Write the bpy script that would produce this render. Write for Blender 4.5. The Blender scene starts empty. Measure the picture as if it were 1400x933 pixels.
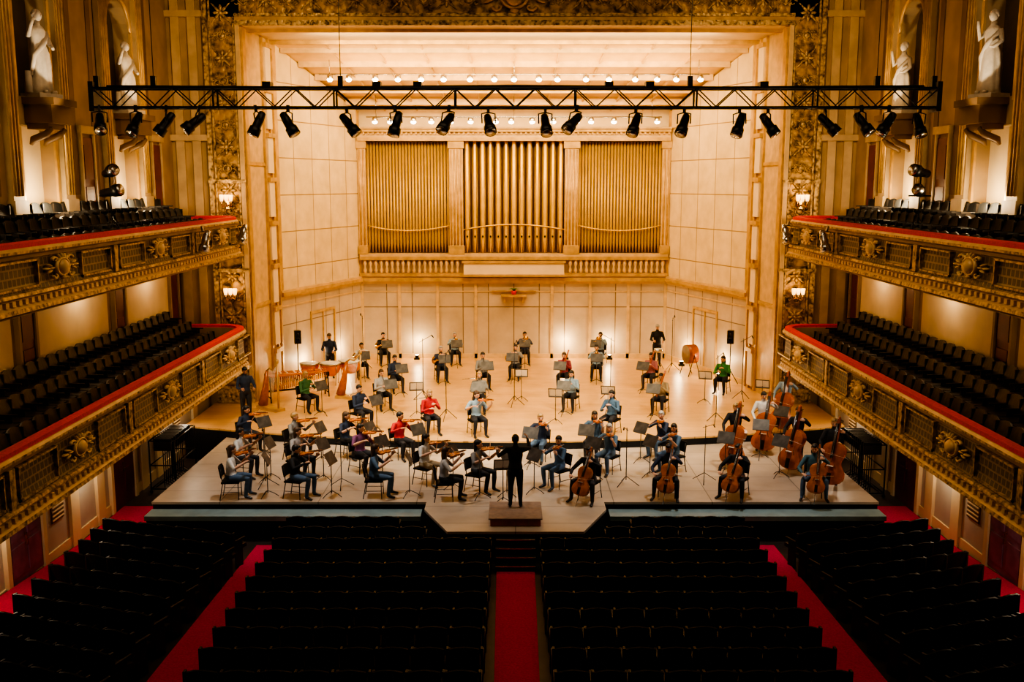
import bpy, math, random
from mathutils import Vector, Matrix, Euler
R=random.Random(7)
C=bpy.context
COL=C.scene.collection
rad=math.radians
# ------------------------------------------------------------------ materials
def new_mat(name,rough=.5,metal=0.0,spec=.5):
    m=bpy.data.materials.new(name); m.use_nodes=True
    nt=m.node_tree; b=nt.nodes['Principled BSDF']
    b.inputs['Roughness'].default_value=rough; b.inputs['Metallic'].default_value=metal
    try: b.inputs['Specular IOR Level'].default_value=spec
    except Exception: pass
    return m,nt,b
def ramp(nt,fac,c0,c1,p0=.3,p1=.7):
    r=nt.nodes.new('ShaderNodeValToRGB')
    r.color_ramp.elements[0].color=(*c0,1); r.color_ramp.elements[1].color=(*c1,1)
    r.color_ramp.elements[0].position=p0; r.color_ramp.elements[1].position=p1
    nt.links.new(fac,r.inputs[0]); return r
def M_noise(name,c,var=.15,scale=4,rough=.5,metal=0,bump=0,bscale=None,spec=.5):
    m,nt,b=new_mat(name,rough,metal,spec)
    tc=nt.nodes.new('ShaderNodeTexCoord'); n=nt.nodes.new('ShaderNodeTexNoise')
    n.inputs['Scale'].default_value=scale; n.inputs['Detail'].default_value=3
    nt.links.new(tc.outputs['Object'],n.inputs['Vector'])
    r=ramp(nt,n.outputs['Fac'],tuple(x*(1-var) for x in c),tuple(min(1,x*(1+var)) for x in c))
    nt.links.new(r.outputs[0],b.inputs['Base Color'])
    if bump:
        n2=nt.nodes.new('ShaderNodeTexNoise'); n2.inputs['Scale'].default_value=bscale or scale*3
        nt.links.new(tc.outputs['Object'],n2.inputs['Vector'])
        bp=nt.nodes.new('ShaderNodeBump'); bp.inputs['Strength'].default_value=bump; bp.inputs['Distance'].default_value=.03
        nt.links.new(n2.outputs['Fac'],bp.inputs['Height']); nt.links.new(bp.outputs[0],b.inputs['Normal'])
    return m
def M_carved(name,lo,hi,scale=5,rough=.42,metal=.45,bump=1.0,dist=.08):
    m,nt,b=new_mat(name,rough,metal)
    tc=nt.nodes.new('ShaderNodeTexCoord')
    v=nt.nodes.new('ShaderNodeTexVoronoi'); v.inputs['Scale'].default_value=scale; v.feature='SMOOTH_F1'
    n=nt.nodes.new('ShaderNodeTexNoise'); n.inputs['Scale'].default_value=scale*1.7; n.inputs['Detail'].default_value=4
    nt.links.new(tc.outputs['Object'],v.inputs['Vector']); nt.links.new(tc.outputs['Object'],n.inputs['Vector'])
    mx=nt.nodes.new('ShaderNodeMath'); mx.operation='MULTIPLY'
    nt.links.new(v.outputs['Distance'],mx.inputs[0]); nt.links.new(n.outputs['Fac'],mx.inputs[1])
    r=ramp(nt,mx.outputs[0],hi,lo,.12,.38)  # shade of the hollows put into the colour: darker where the bump sinks
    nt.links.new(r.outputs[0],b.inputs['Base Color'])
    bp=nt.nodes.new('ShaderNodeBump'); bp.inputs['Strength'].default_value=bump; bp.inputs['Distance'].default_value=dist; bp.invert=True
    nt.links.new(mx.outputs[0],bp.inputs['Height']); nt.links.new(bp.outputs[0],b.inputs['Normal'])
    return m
def M_brick(name,c1,c2,mort,w,h,ms=.012,offset=0,axes='XZ',rough=.5,bump=.3,shift=(0,0),spec=.5):
    m,nt,b=new_mat(name,rough,0,spec)
    tc=nt.nodes.new('ShaderNodeTexCoord'); sp=nt.nodes.new('ShaderNodeSeparateXYZ'); cb=nt.nodes.new('ShaderNodeCombineXYZ')
    nt.links.new(tc.outputs['Object'],sp.inputs[0])
    nt.links.new(sp.outputs[axes[0]],cb.inputs[0]); nt.links.new(sp.outputs[axes[1]],cb.inputs[1])
    mp=nt.nodes.new('ShaderNodeMapping'); mp.inputs['Location'].default_value=(shift[0],shift[1],0)
    nt.links.new(cb.outputs[0],mp.inputs[0])
    br=nt.nodes.new('ShaderNodeTexBrick'); br.offset=offset; br.squash=1
    br.inputs['Scale'].default_value=1; br.inputs['Brick Width'].default_value=w; br.inputs['Row Height'].default_value=h
    br.inputs['Mortar Size'].default_value=ms; br.inputs['Mortar Smooth'].default_value=.2
    br.inputs['Color1'].default_value=(*c1,1); br.inputs['Color2'].default_value=(*c2,1); br.inputs['Mortar'].default_value=(*mort,1)
    nt.links.new(mp.outputs[0],br.inputs['Vector'])
    n=nt.nodes.new('ShaderNodeTexNoise'); n.inputs['Scale'].default_value=1.5; n.inputs['Detail'].default_value=5
    nt.links.new(tc.outputs['Object'],n.inputs['Vector'])
    r=ramp(nt,n.outputs['Fac'],(.80,.78,.74),(1,1,1))
    mx=nt.nodes.new('ShaderNodeMixRGB'); mx.blend_type='MULTIPLY'; mx.inputs[0].default_value=1
    nt.links.new(br.outputs['Color'],mx.inputs[1]); nt.links.new(r.outputs[0],mx.inputs[2])
    nt.links.new(mx.outputs[0],b.inputs['Base Color'])
    bp=nt.nodes.new('ShaderNodeBump'); bp.inputs['Strength'].default_value=bump; bp.inputs['Distance'].default_value=.02; bp.invert=True
    nt.links.new(br.outputs['Fac'],bp.inputs['Height']); nt.links.new(bp.outputs[0],b.inputs['Normal'])
    return m
def M_emit(name,c,s):
    m=bpy.data.materials.new(name); m.use_nodes=True; nt=m.node_tree
    b=nt.nodes['Principled BSDF']; b.inputs['Base Color'].default_value=(*c,1)
    b.inputs['Emission Color'].default_value=(*c,1); b.inputs['Emission Strength'].default_value=s
    return m
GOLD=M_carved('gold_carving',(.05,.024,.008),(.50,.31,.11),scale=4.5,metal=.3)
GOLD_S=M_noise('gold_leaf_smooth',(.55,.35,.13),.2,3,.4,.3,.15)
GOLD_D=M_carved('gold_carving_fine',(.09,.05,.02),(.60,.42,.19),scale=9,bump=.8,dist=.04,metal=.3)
CREAMG=M_noise('cream_gilt_moulding',(.63,.44,.22),.15,3,.45,.1,.15)
CREAM=M_noise('cream_plaster',(.74,.58,.36),.07,1.5,.6,0,.05)
SHELLC=M_noise('golden_cream_ceiling',(.74,.50,.23),.1,1.5,.5,0,.05)
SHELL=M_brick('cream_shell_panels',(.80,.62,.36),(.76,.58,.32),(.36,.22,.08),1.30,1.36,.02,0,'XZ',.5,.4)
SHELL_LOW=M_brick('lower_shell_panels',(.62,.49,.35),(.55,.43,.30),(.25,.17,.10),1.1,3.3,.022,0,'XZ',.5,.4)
TAN=M_noise('tan_plaster',(.36,.24,.12),.2,1.2,.6,0,.08)
BROWN=M_noise('brown_gilt_wall',(.17,.095,.04),.2,1.2,.5,.1,.1)
PIL=M_noise('pilaster_gilt_plaster',(.50,.355,.19),.15,2,.5,.05,.1)
GREYW=M_noise('greyish_wall_panel',(.50,.43,.34),.08,1.5,.6)
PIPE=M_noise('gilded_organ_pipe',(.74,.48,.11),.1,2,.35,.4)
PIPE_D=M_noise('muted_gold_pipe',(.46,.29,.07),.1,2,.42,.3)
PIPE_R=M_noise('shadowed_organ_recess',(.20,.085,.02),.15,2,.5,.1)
MAPLE=M_brick('maple_stage_boards',(.74,.45,.19),(.68,.41,.17),(.44,.26,.11),3.0,.12,.004,.5,'XY',.33,.1)
EXT=M_brick('greyish_stage_boards',(.47,.39,.315),(.41,.34,.28),(.19,.16,.13),2.44,1.22,.014,0,'XY',.42,.1)
STRIP=M_noise('blue_grey_step',(.20,.28,.30),.15,3,.35)
BLACK=M_noise('black_skirting',(.009,.009,.01),.2,3,.6,spec=.3)
CARPET=M_noise('crimson_carpet',(.56,.012,.055),.18,30,.9,0,.3,200,spec=.2)
REDV=M_noise('red_velvet_rail',(.62,.018,.022),.15,20,.7)
DARKF=M_noise('dark_floor_boards',(.03,.02,.015),.3,5,.5)
SEATL=M_noise('black_leather_seat',(.009,.009,.009),.3,6,.6,spec=.2)
SEATW=M_noise('dark_seat_wood',(.022,.016,.012),.3,6,.45,spec=.3)
SEATB=M_noise('brown_balcony_seat_back',(.045,.036,.03),.3,6,.45)
FASC=M_brick('fascia_lattice',(.14,.10,.06),(.10,.07,.04),(.34,.245,.13),.16,.16,.02,.5,'YZ',.5,.8)
REDD=M_noise('dark_red_door',(.13,.014,.014),.2,3,.4)
PURP=M_noise('purple_lit_door',(.24,.11,.18),.25,3,.25)
METAL=M_noise('black_truss_metal',(.018,.018,.02),.3,8,.4,.5)
STANDM=M_noise('grey_brown_stand_metal',(.075,.066,.058),.3,8,.45,.2)  # uneven grey-brown, paler than the black truss metal
CHROME=M_noise('silver_metal',(.5,.5,.5),.1,8,.25,1)
STONE=M_noise('plaster_statue',(.66,.57,.45),.12,6,.6,0,.2)
NICHE=M_noise('niche_plaster',(.085,.062,.045),.15,3,.7)
LENS=M_emit('lamp_lens',(1,.86,.62),14)
LENSW=M_emit('warm_sconce_glass',(1,.62,.26),2.0)
WOODR=M_noise('mahogany_wood',(.33,.09,.035),.25,6,.35)
VARN=M_noise('orange_violin_varnish',(.42,.12,.025),.25,6,.25)
VARNB=M_noise('red_bass_varnish',(.40,.10,.02),.25,6,.25)
EBONY=M_noise('ebony',(.015,.012,.01),.2,6,.3)
PAPER=M_noise('sheet_music_paper',(.70,.66,.58),.05,20,.7)
BRASS=M_noise('brass',(.75,.5,.16),.1,6,.22,1)
COPPER=M_noise('copper_kettle',(.72,.27,.09),.12,4,.28,.9)
SKIN=M_noise('skin',(.58,.33,.22),.08,10,.5)
SKIN2=M_noise('skin_tan',(.40,.21,.13),.08,10,.5)
HAIRS=[M_noise('hair_'+n,c,.25,30,.5) for n,c in (('black',(.012,.01,.008)),('brown',(.06,.03,.014)),('grey',(.32,.3,.28)),('blond',(.36,.22,.09)))]
SHOE=M_noise('black_shoe',(.015,.013,.012),.2,5,.35)
EYE=M_noise('eye_dark',(.02,.015,.012),.1,5,.2)
LIP=M_noise('lips',(.36,.12,.10),.1,5,.5)
LEAF=M_noise('plant_leaf',(.05,.14,.03),.3,10,.5)
# ------------------------------------------------------------------ mesh builder
class MB:
    def __init__(s): s.v=[];s.f=[];s.m=[];s.sm=[]
    def add(s,vs,fs,m=0,sm=False,M=None):
        o=len(s.v)
        if M is not None: vs=[M@Vector(v) for v in vs]
        s.v+= [tuple(v) for v in vs]
        for f in fs: s.f.append([i+o for i in f]); s.m.append(m); s.sm.append(sm)
    def merge(s,b,M=None,mo=0):
        o=len(s.v)
        s.v+=[tuple(M@Vector(v)) if M is not None else v for v in b.v]
        s.f+=[[i+o for i in f] for f in b.f]; s.m+=[i+mo for i in b.m]; s.sm+=b.sm
    def box(s,x0,x1,y0,y1,z0,z1,m=0,M=None):
        if x0>x1:x0,x1=x1,x0
        s.add([(x0,y0,z0),(x1,y0,z0),(x1,y1,z0),(x0,y1,z0),(x0,y0,z1),(x1,y0,z1),(x1,y1,z1),(x0,y1,z1)],
              [(3,2,1,0),(4,5,6,7),(0,1,5,4),(1,2,6,5),(2,3,7,6),(3,0,4,7)],m,False,M)
    def prism(s,poly,z0,z1,m=0,M=None):
        n=len(poly)
        s.add([(x,y,z0) for x,y in poly]+[(x,y,z1) for x,y in poly],
              [list(range(n))[::-1],list(range(n,2*n))]+[(i,(i+1)%n,(i+1)%n+n,i+n) for i in range(n)],m,False,M)
    def loft(s,rings,m=0,sm=True,M=None,cap=True,closed=True):
        n=len(rings[0]); vs=[p for r in rings for p in r]; fs=[]
        for i in range(len(rings)-1):
            for j in range(n if closed else n-1):
                k=(j+1)%n; fs.append((i*n+j,i*n+k,(i+1)*n+k,(i+1)*n+j))
        if cap and closed: fs.append(list(range(n))[::-1]); fs.append([(len(rings)-1)*n+j for j in range(n)])
        s.add(vs,fs,m,sm,M)
    def tube(s,pts,rads,m=0,n=8,M=None,ref=None,sm=True):
        P=[Vector(p) for p in pts]
        if not isinstance(rads,(list,tuple)): rads=[rads]*len(P)
        u=None; rings=[]
        for i,p in enumerate(P):
            t=(P[min(i+1,len(P)-1)]-P[max(i-1,0)]).normalized()
            rf=Vector(ref) if ref is not None else u
            if rf is None: rf=Vector((1,0,0)) if abs(t.x)<.8 else Vector((0,1,0))
            u=(rf-t*rf.dot(t)).normalized(); w=t.cross(u)
            r=rads[i]; rx,ry=(r if isinstance(r,(list,tuple)) else (r,r))
            rings.append([p+u*(rx*math.cos(2*math.pi*j/n))+w*(ry*math.sin(2*math.pi*j/n)) for j in range(n)])
        s.loft(rings,m,sm,M)
    def ell(s,c,r,m=0,n=10,k=7,M=None):
        c=Vector(c); rings=[]
        for i in range(k+1):
            a=-math.pi/2+math.pi*(i+.02)/(k+.04); z=math.sin(a); q=math.cos(a)
            rings.append([c+Vector((r[0]*q*math.cos(2*math.pi*j/n),r[1]*q*math.sin(2*math.pi*j/n),r[2]*z)) for j in range(n)])
        s.loft(rings,m,True,M)
    def lathe(s,prof,c=(0,0,0),m=0,n=12,M=None,sm=True):
        s.loft([[Vector(c)+Vector((r*math.cos(2*math.pi*j/n),r*math.sin(2*math.pi*j/n),z)) for j in range(n)] for r,z in prof],m,sm,M)
    def torus(s,c,R_,r,m=0,n=16,k=6,M=None,sx=1,sy=1):
        vs=[];fs=[]
        for i in range(n):
            a=2*math.pi*i/n
            for j in range(k):
                b=2*math.pi*j/k; q=R_+r*math.cos(b)
                vs.append(Vector(c)+Vector((q*math.cos(a)*sx,q*math.sin(a)*sy,r*math.sin(b))))
        for i in range(n):
            for j in range(k): fs.append((i*k+j,((i+1)%n)*k+j,((i+1)%n)*k+(j+1)%k,i*k+(j+1)%k))
        s.add(vs,fs,m,True,M)
    def sweep(s,prof,path,ms,sgn=1,sm=False):
        n=len(path); nor=[]
        for i in range(n):
            a=Vector(path[max(i-1,0)]); b=Vector(path[min(i+1,n-1)]); t=(b-a).normalized(); nor.append(Vector((-t.y,t.x))*sgn)
        k=len(prof)
        for j in range(k):
            j2=(j+1)%k
            vs=[];fs=[]
            for i in range(n):
                for q in (j,j2):
                    o,z=prof[q]; p=Vector(path[i])+nor[i]*o; vs.append((p.x,p.y,z))
            for i in range(n-1): fs.append((2*i,2*i+1,2*i+3,2*i+2))
            s.add(vs,fs,ms[j] if isinstance(ms,(list,tuple)) else ms,sm)
    def mesh(s,name,recalc=True):
        me=bpy.data.meshes.new(name); me.from_pydata(s.v,[],s.f)
        me.polygons.foreach_set('material_index',s.m); me.polygons.foreach_set('use_smooth',s.sm)
        if recalc:
            import bmesh
            bm=bmesh.new(); bm.from_mesh(me); bmesh.ops.recalc_face_normals(bm,faces=bm.faces); bm.to_mesh(me); bm.free()
        me.update(); return me
    def obj(s,name,mats,loc=(0,0,0),rot=0,parent=None,recalc=True,bevel=0):
        me=s.mesh(name,recalc)
        for x in mats: me.materials.append(x)
        return place(me,name,loc,rot,parent,bevel)
def place(me,name,loc=(0,0,0),rot=0,parent=None,bevel=0):
    o=bpy.data.objects.new(name,me); COL.objects.link(o); o.location=loc
    o.rotation_euler=rot if isinstance(rot,(tuple,Euler)) else (0,0,rot)
    if parent: o.parent=parent
    if bevel:
        b=o.modifiers.new('bevel','BEVEL'); b.width=bevel; b.segments=2; b.limit_method='ANGLE'
    return o
def empty(name,loc=(0,0,0)):
    e=bpy.data.objects.new(name,None); e.location=loc; COL.objects.link(e); return e
def T(x,y,z,rz=0,s=1): return Matrix.Translation((x,y,z))@Matrix.Rotation(rz,4,'Z')@Matrix.Scale(s,4)

# ------------------------------------------------------------------ levels
CAMZ=8.6; ZM=1.05; ZE=.80
def zf(y): return .075*(22.6-y) if y<22.6 else 0.0
b=MB()
b.add([(-12,-6,zf(-6)),(12,-6,zf(-6)),(12,22.6,0),(-12,22.6,0),(12,44,0),(-12,44,0),
       (-12,-6,-.5),(12,-6,-.5),(12,44,-.5),(-12,44,-.5)],
      [(0,1,2,3),(3,2,4,5),(6,9,8,7),(0,6,7,1),(5,4,8,9)],0)
b.obj('floor',[DARKF])
def carpet(pl,pr):
    b=MB(); n=len(pl)
    vs=[(x,y,zf(y)+.025) for x,y in pl]+[(x,y,zf(y)+.025) for x,y in pr]+[(x,y,zf(y)-.01) for x,y in pl]+[(x,y,zf(y)-.01) for x,y in pr]
    fs=[]
    for i in range(n-1): fs+=[(i,i+1,n+i+1,n+i),(2*n+i,3*n+i,3*n+i+1,2*n+i+1),(i,2*n+i,2*n+i+1,i+1),(n+i,n+i+1,3*n+i+1,3*n+i)]
    b.add(vs,fs,0); return b.obj('aisle_carpet',[CARPET])
def xwall(y): return 9.6-.10*(22-max(y,10))
carpet([(-.42,20.62),(-.36,14),(-.36,2)],[(.42,20.62),(.36,14),(.36,2)])
for s in (-1,1):
    carpet([(s*5.42,22.6),(s*5.02,15),(s*4.9,6)],[(s*6.2,22.6),(s*6.02,15),(s*6.0,6)])
    carpet([(s*(xwall(22.6)),22.6),(s*(xwall(16)),16),(s*xwall(10),10),(s*xwall(10),2)],[(s*10.5,22.6),(s*10.5,16),(s*10.5,10),(s*10.5,2)])
    carpet([(s*9.3,25.5),(s*9.3,22.6)],[(s*10.5,25.5),(s*10.5,22.6)])
# ------------------------------------------------------------------ stage
def yedge(x): return 28.4+1.9*(x/10.4)**2
af=[(-10.4+20.8*i/24,yedge(-10.4+20.8*i/24)) for i in range(25)]
b=MB(); b.prism(af+[(10.4,36),(6.9,43.2),(-6.9,43.2),(-10.4,36)],0,ZM,0)
for i in range(len(af)-1):
    (x0,y0),(x1,y1)=af[i],af[i+1]
    b.add([(x0,y0-.012,0),(x1,y1-.012,0),(x1,y1-.012,ZM-.05),(x0,y0-.012,ZM-.05)],[(0,1,2,3)],1)
b.obj('stage_floor',[MAPLE,BLACK],recalc=False)
b=MB()
b.prism([(-9,23.5),(-2.2,23.5),(-2.2,22.95),(-1.55,21.4),(1.55,21.4),(2.2,22.95),(2.2,23.5),(9,23.5)]+[(x*.86,y-.02) for x,y in reversed(af)],ZE-.06,ZE,0)
b.prism([(-8.98,23.52),(-2.18,23.52),(-2.18,22.97),(-1.53,21.42),(1.53,21.42),(2.18,22.97),(2.18,23.52),(8.98,23.52)]+[(x*.86,y-.04) for x,y in reversed(af)],0,ZE-.06,1)
for s in (-1,1):
    b.box(s*2.3,s*9,22.95,23.5,.5,.62,2); b.box(s*2.3,s*8.98,23.03,23.5,0,.5,1)
b.obj('stage_extension_floor',[EXT,BLACK,STRIP])
b=MB(); zb=zf(20.6)
for i in range(4):
    zt=ZE-(i+1)*(ZE-zb)/5
    b.box(-.45,.45,21.4-.2*(i+1),21.4-.2*i,zb-.1,zt,0); b.box(-.44,.44,21.4-.2*(i+1)-.005,21.4-.2*(i+1)+.03,zt-.005,zt+.012,1)
b.obj('stage_stairs',[BLACK,CHROME])
b=MB(); b.box(-.58,.58,21.75,22.9,ZE,ZE+.17,0); b.box(-.62,.62,21.71,22.94,ZE+.17,ZE+.2,1)
for x in (-.3,0,.3): b.box(x-.01,x+.01,21.735,21.75,ZE+.02,ZE+.16,1)
b.obj('conductor_podium',[WOODR,M_noise('podium_top_carpet',(.24,.17,.13),.15,8,.7)],bevel=.008)

# ------------------------------------------------------------------ shell
YP=33.7; SF=(8.75,36.6); SB=(6.6,42.5); ZTF=13.63; ZTB=11.6
def slanted_wall(name,x0,y0,x1,y1,z0,zt0,zt1,th,mat,sideL):
    L=math.hypot(x1-x0,y1-y0); a=math.atan2(y1-y0,x1-x0); b=MB()
    y=th*sideL
    b.add([(0,0,z0),(L,0,z0),(L,0,zt1),(0,0,zt0),(0,y,z0),(L,y,z0),(L,y,zt1),(0,y,zt0)],
          [(0,1,2,3),(7,6,5,4),(0,4,5,1),(1,5,6,2),(2,6,7,3),(3,7,4,0)],0)
    return b.obj(name,[mat],(x0,y0,0),a)
for s,nm in ((-1,'left'),(1,'right')):
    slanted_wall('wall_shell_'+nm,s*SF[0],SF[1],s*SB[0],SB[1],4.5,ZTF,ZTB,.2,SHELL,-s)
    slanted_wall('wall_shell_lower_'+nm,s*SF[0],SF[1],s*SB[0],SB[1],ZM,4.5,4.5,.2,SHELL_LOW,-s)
    L=math.hypot(SF[0]-SB[0],SB[1]-SF[1]); a=math.atan2(SB[1]-SF[1],s*(SB[0]-SF[0]))
    b=MB(); sg=s
    for (o,z0,z1,m) in ((.10,4.32,4.42,0),(.20,4.42,4.56,1),(.13,4.56,4.64,0),(.05,ZM,ZM+.2,0),(.04,4.0,4.05,0)):
        b.box(0,L,0,o*sg,z0,z1,m)
    b.box(0,.16,0,.10*sg,4.6,ZTF-.06,1); b.box(L-.1,L,0,.08*sg,4.6,ZTB,1)
    for x0,x1,z0,z1 in ((2.1,2.18,ZM,3.5),(3.9,3.98,ZM,3.5),(2.1,3.98,3.5,3.6),(3.02,3.05,ZM,3.5)): b.box(x0,x1,0,.05*sg,z0,z1,1)
    b.obj('trim_shell_'+nm,[CREAMG,GOLD_S],(s*SF[0],SF[1],0),a)
b=MB(); b.box(-6.65,6.65,42.5,42.8,ZM,4.5,0); b.obj('wall_back_lower',[SHELL_LOW])
b=MB(); b.box(-6.7,6.7,43.2,43.5,4.3,ZTB+.4,0); b.box(-6.65,6.65,42.9,43.2,10.55,ZTB+.2,1); b.box(-6.65,6.65,42.45,43.2,4.4,4.6,1)
b.obj('wall_back',[BROWN,CREAM])
b=MB()
for z0,z1,o,m in ((4.32,4.42,.1,0),(4.42,4.58,.22,1),(4.58,4.66,.14,0),(ZM,ZM+.2,.05,0),(3.95,4.0,.03,0)):
    b.box(-6.6,6.6,42.5-o,42.5,z0,z1,m)
for x in (-6.55,-4.95,-3.3,-1.65,1.65,3.3,4.95,6.55): b.box(x-.06,x+.06,42.45,42.5,ZM,4.32,0)
b.obj('trim_back_ledge',[CREAMG,GOLD_S])
b=MB()
b.add([(-8.8,36.55,ZTF),(8.8,36.55,ZTF),(6.7,43.2,ZTB),(-6.7,43.2,ZTB),(-8.8,36.55,ZTF+.2),(8.8,36.55,ZTF+.2),(6.7,43.2,ZTB+.2),(-6.7,43.2,ZTB+.2)],
      [(0,1,2,3),(7,6,5,4),(0,4,5,1),(1,5,6,2),(2,6,7,3),(3,7,4,0)],0)
def zc(y): return ZTF+(ZTB-ZTF)*(y-36.6)/5.9
def xs(y): return SF[0]+(SB[0]-SF[0])*(y-36.6)/5.9
for y in (37.2,38.3,39.4,40.5,41.6): b.box(-xs(y)+.02,xs(y)-.02,y-.07,y+.07,zc(y)-.14,zc(y)+.1,1)
for i in range(-4,5):
    x0=i*1.7;x1=i*1.35
    b.add([(x0-.03,36.7,zc(36.7)-.05),(x0+.03,36.7,zc(36.7)-.05),(x1+.03,42.4,zc(42.4)-.05),(x1-.03,42.4,zc(42.4)-.05),
           (x0-.03,36.7,zc(36.7)+.05),(x0+.03,36.7,zc(36.7)+.05),(x1+.03,42.4,zc(42.4)+.05),(x1-.03,42.4,zc(42.4)+.05)],[(0,1,2,3),(0,3,7,4),(1,5,6,2)],1)
b.obj('ceiling_stage_shell',[SHELLC,CREAMG])
# organ
org=empty('pipe_organ',(0,42.5,ZM))
def och(b,name,mats,bev=0):
    for i,v in enumerate(b.v): b.v[i]=(v[0],v[1]-42.5,v[2]-ZM)
    return b.obj(name,mats,parent=org,bevel=bev)
bays=[(-6.28,-2.74,0),(-2.16,2.16,1),(2.74,6.28,0)]
b=MB()
for x0,x1 in ((-6.6,-6.28),(-2.74,-2.16),(2.16,2.74),(6.28,6.6)):
    b.box(x0,x1,42.35,43.1,5.6,10.35,0); w=(x1-x0)
    b.box(x0-.05,x1+.05,42.28,43.1,5.6,5.95,1); b.box(x0-.05,x1+.05,42.28,43.1,10.05,10.35,1)
    k=max(1,int(w/.13))
    for i in range(k):
        xc=x0+w*(i+.5)/k; b.tube([(xc,42.35,6.0),(xc,42.35,10.0)],.045,1,6)
for z0,z1,o,m in ((10.35,10.5,.12,1),(10.5,10.72,.04,0),(10.72,10.84,.2,1),(10.84,10.92,.28,0)): b.box(-6.6,6.6,42.35-o,42.9,z0,z1,m)
for i in range(66): b.box(-6.5+i*.2-.04,-6.5+i*.2+.04,42.2,42.3,10.62,10.72,1)
b.box(-6.6,6.6,42.30,43.1,4.64,4.78,1); b.box(-6.6,6.6,42.40,43.1,4.78,5.35,3); b.box(-6.6,6.6,42.22,43.1,5.35,5.5,1); b.box(-6.6,6.6,42.30,43.1,5.5,5.62,0)
for x0,x1 in ((-6.5,-2.3),(2.3,6.5)):
    for i in range(18):
        xc=x0+(x1-x0)*(i+.5)/18; b.lathe([(.06,4.78),(.08,4.9),(.045,5.05),(.085,5.2),(.06,5.35)],(xc,42.34,0),0,8)
b.box(-2.15,2.15,42.18,42.4,4.72,5.22,2); b.box(-2.22,2.22,42.12,42.4,5.22,5.32,1)
b.box(-2.22,2.22,42.12,42.4,4.64,4.74,1)
och(b,'organ_case',[CREAMG,GOLD_S,CREAM,TAN])
b=MB()
for x0,x1,mid in bays:
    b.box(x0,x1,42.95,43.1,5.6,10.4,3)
    if mid:
        n=13
        for i in range(n):
            xc=x0+(x1-x0)*(i+.5)/n
            r=.088 if i%2==0 else .07
            b.lathe([(.03,5.65),(r,6.2),(r,10.33),(r*.8,10.35)],(xc,42.58,0),0,10)
            b.box(xc-.035,xc+.035,42.47,42.52,6.3,6.38,1)
        for i in range(2*n):
            xc=x0+(x1-x0)*(i+.5)/(2*n)
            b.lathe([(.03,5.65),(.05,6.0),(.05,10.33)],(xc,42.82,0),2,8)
    else:
        n=26
        for i in range(n):
            xc=x0+(x1-x0)*(i+.5)/n; r=.062
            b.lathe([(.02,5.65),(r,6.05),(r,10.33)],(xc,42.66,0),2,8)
    sgm=-1 if mid else 1
    pts=[(x0+(x1-x0)*i/12,42.49,6.72-sgm*.13+.22*(2*i/12-1)**2*sgm) for i in range(13)]
    b.tube(pts,.03,0,6)
och(b,'organ_pipes',[PIPE,EBONY,PIPE_D,PIPE_R])
b=MB(); b.box(-.55,.55,42.1,42.5,3.78,3.86,0)
for x in (-.4,.4): b.box(x-.04,x+.04,42.2,42.5,3.5,3.78,0)
b.box(-.95,.95,42.38,42.5,3.98,4.02,0); b.lathe([(.09,3.86),(.12,4.02)],(0,42.3,0),1,10)
for i in range(14):
    a=i*2.4; b.tube([(0,42.3,4.0),(.1*math.cos(a),42.3+.05*math.sin(a),4.12),(.22*math.cos(a),42.3+.08*math.sin(a),4.1)],[.012,.02,.004],2,5)
b.obj('wall_shelf_with_plant',[GOLD_S,REDV,LEAF])

# ------------------------------------------------------------------ ornaments
def cartouche(w=1.0,h=.8):
    b=MB()
    Q=Matrix.Rotation(rad(90),4,'X')
    b.ell((0,-.05,0),(.24*w,.12,.30*h),0,14,8)
    b.torus((0,0,0),.34,.05,0,20,6,M=Matrix.Translation((0,-.04,0))@Matrix.Scale(w,4,(1,0,0))@Matrix.Scale(h,4,(0,0,1))@Q)
    for sx in (-1,1):
        for sz in (-1,1):
            pts=[]
            for i in range(9):
                a=i*.55; r=.16*(1-i/10); pts.append((sx*w*(.42+r*math.cos(a)),-.05,sz*h*(.30+r*math.sin(a))))
            b.tube(pts,[.045-.003*i for i in range(9)],0,6)
        for i,(lx,lz,an) in enumerate(((.55,0,0),(.68,.12,.3),(.68,-.12,-.3),(.82,0,0))):
            b.ell((0,0,0),(.15*w,.06,.05*h),0,8,5,M=Matrix.Translation((sx*lx*w,-.02,lz*h))@Matrix.Rotation(-sx*an,4,'Y'))
    for i in range(5):
        a=rad(50+20*i); b.ell((0,0,0),(.04*w,.05,.14*h),0,8,5,M=Matrix.Translation((.42*w*math.cos(a),-.03,.42*h*math.sin(a)))@Matrix.Rotation(math.pi/2-a,4,'Y'))
    b.ell((0,-.05,-.42*h),(.12*w,.06,.09*h),0,10,5)
    return b
CART=cartouche()
ROSE=MB()
ROSE.ell((0,-.03,0),(.07,.07,.07),0,8,5)
for i in range(8):
    a=i*math.pi/4; ROSE.ell((0,0,0),(.05,.045,.10),0,8,5,M=Matrix.Rotation(a,4,'Y')@Matrix.Translation((0,-.02,.14)))
for i in range(4):
    a=i*math.pi/2+math.pi/4; ROSE.ell((0,0,0),(.03,.03,.15),0,6,5,M=Matrix.Rotation(a,4,'Y')@Matrix.Translation((0,-.01,.26)))

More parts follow.
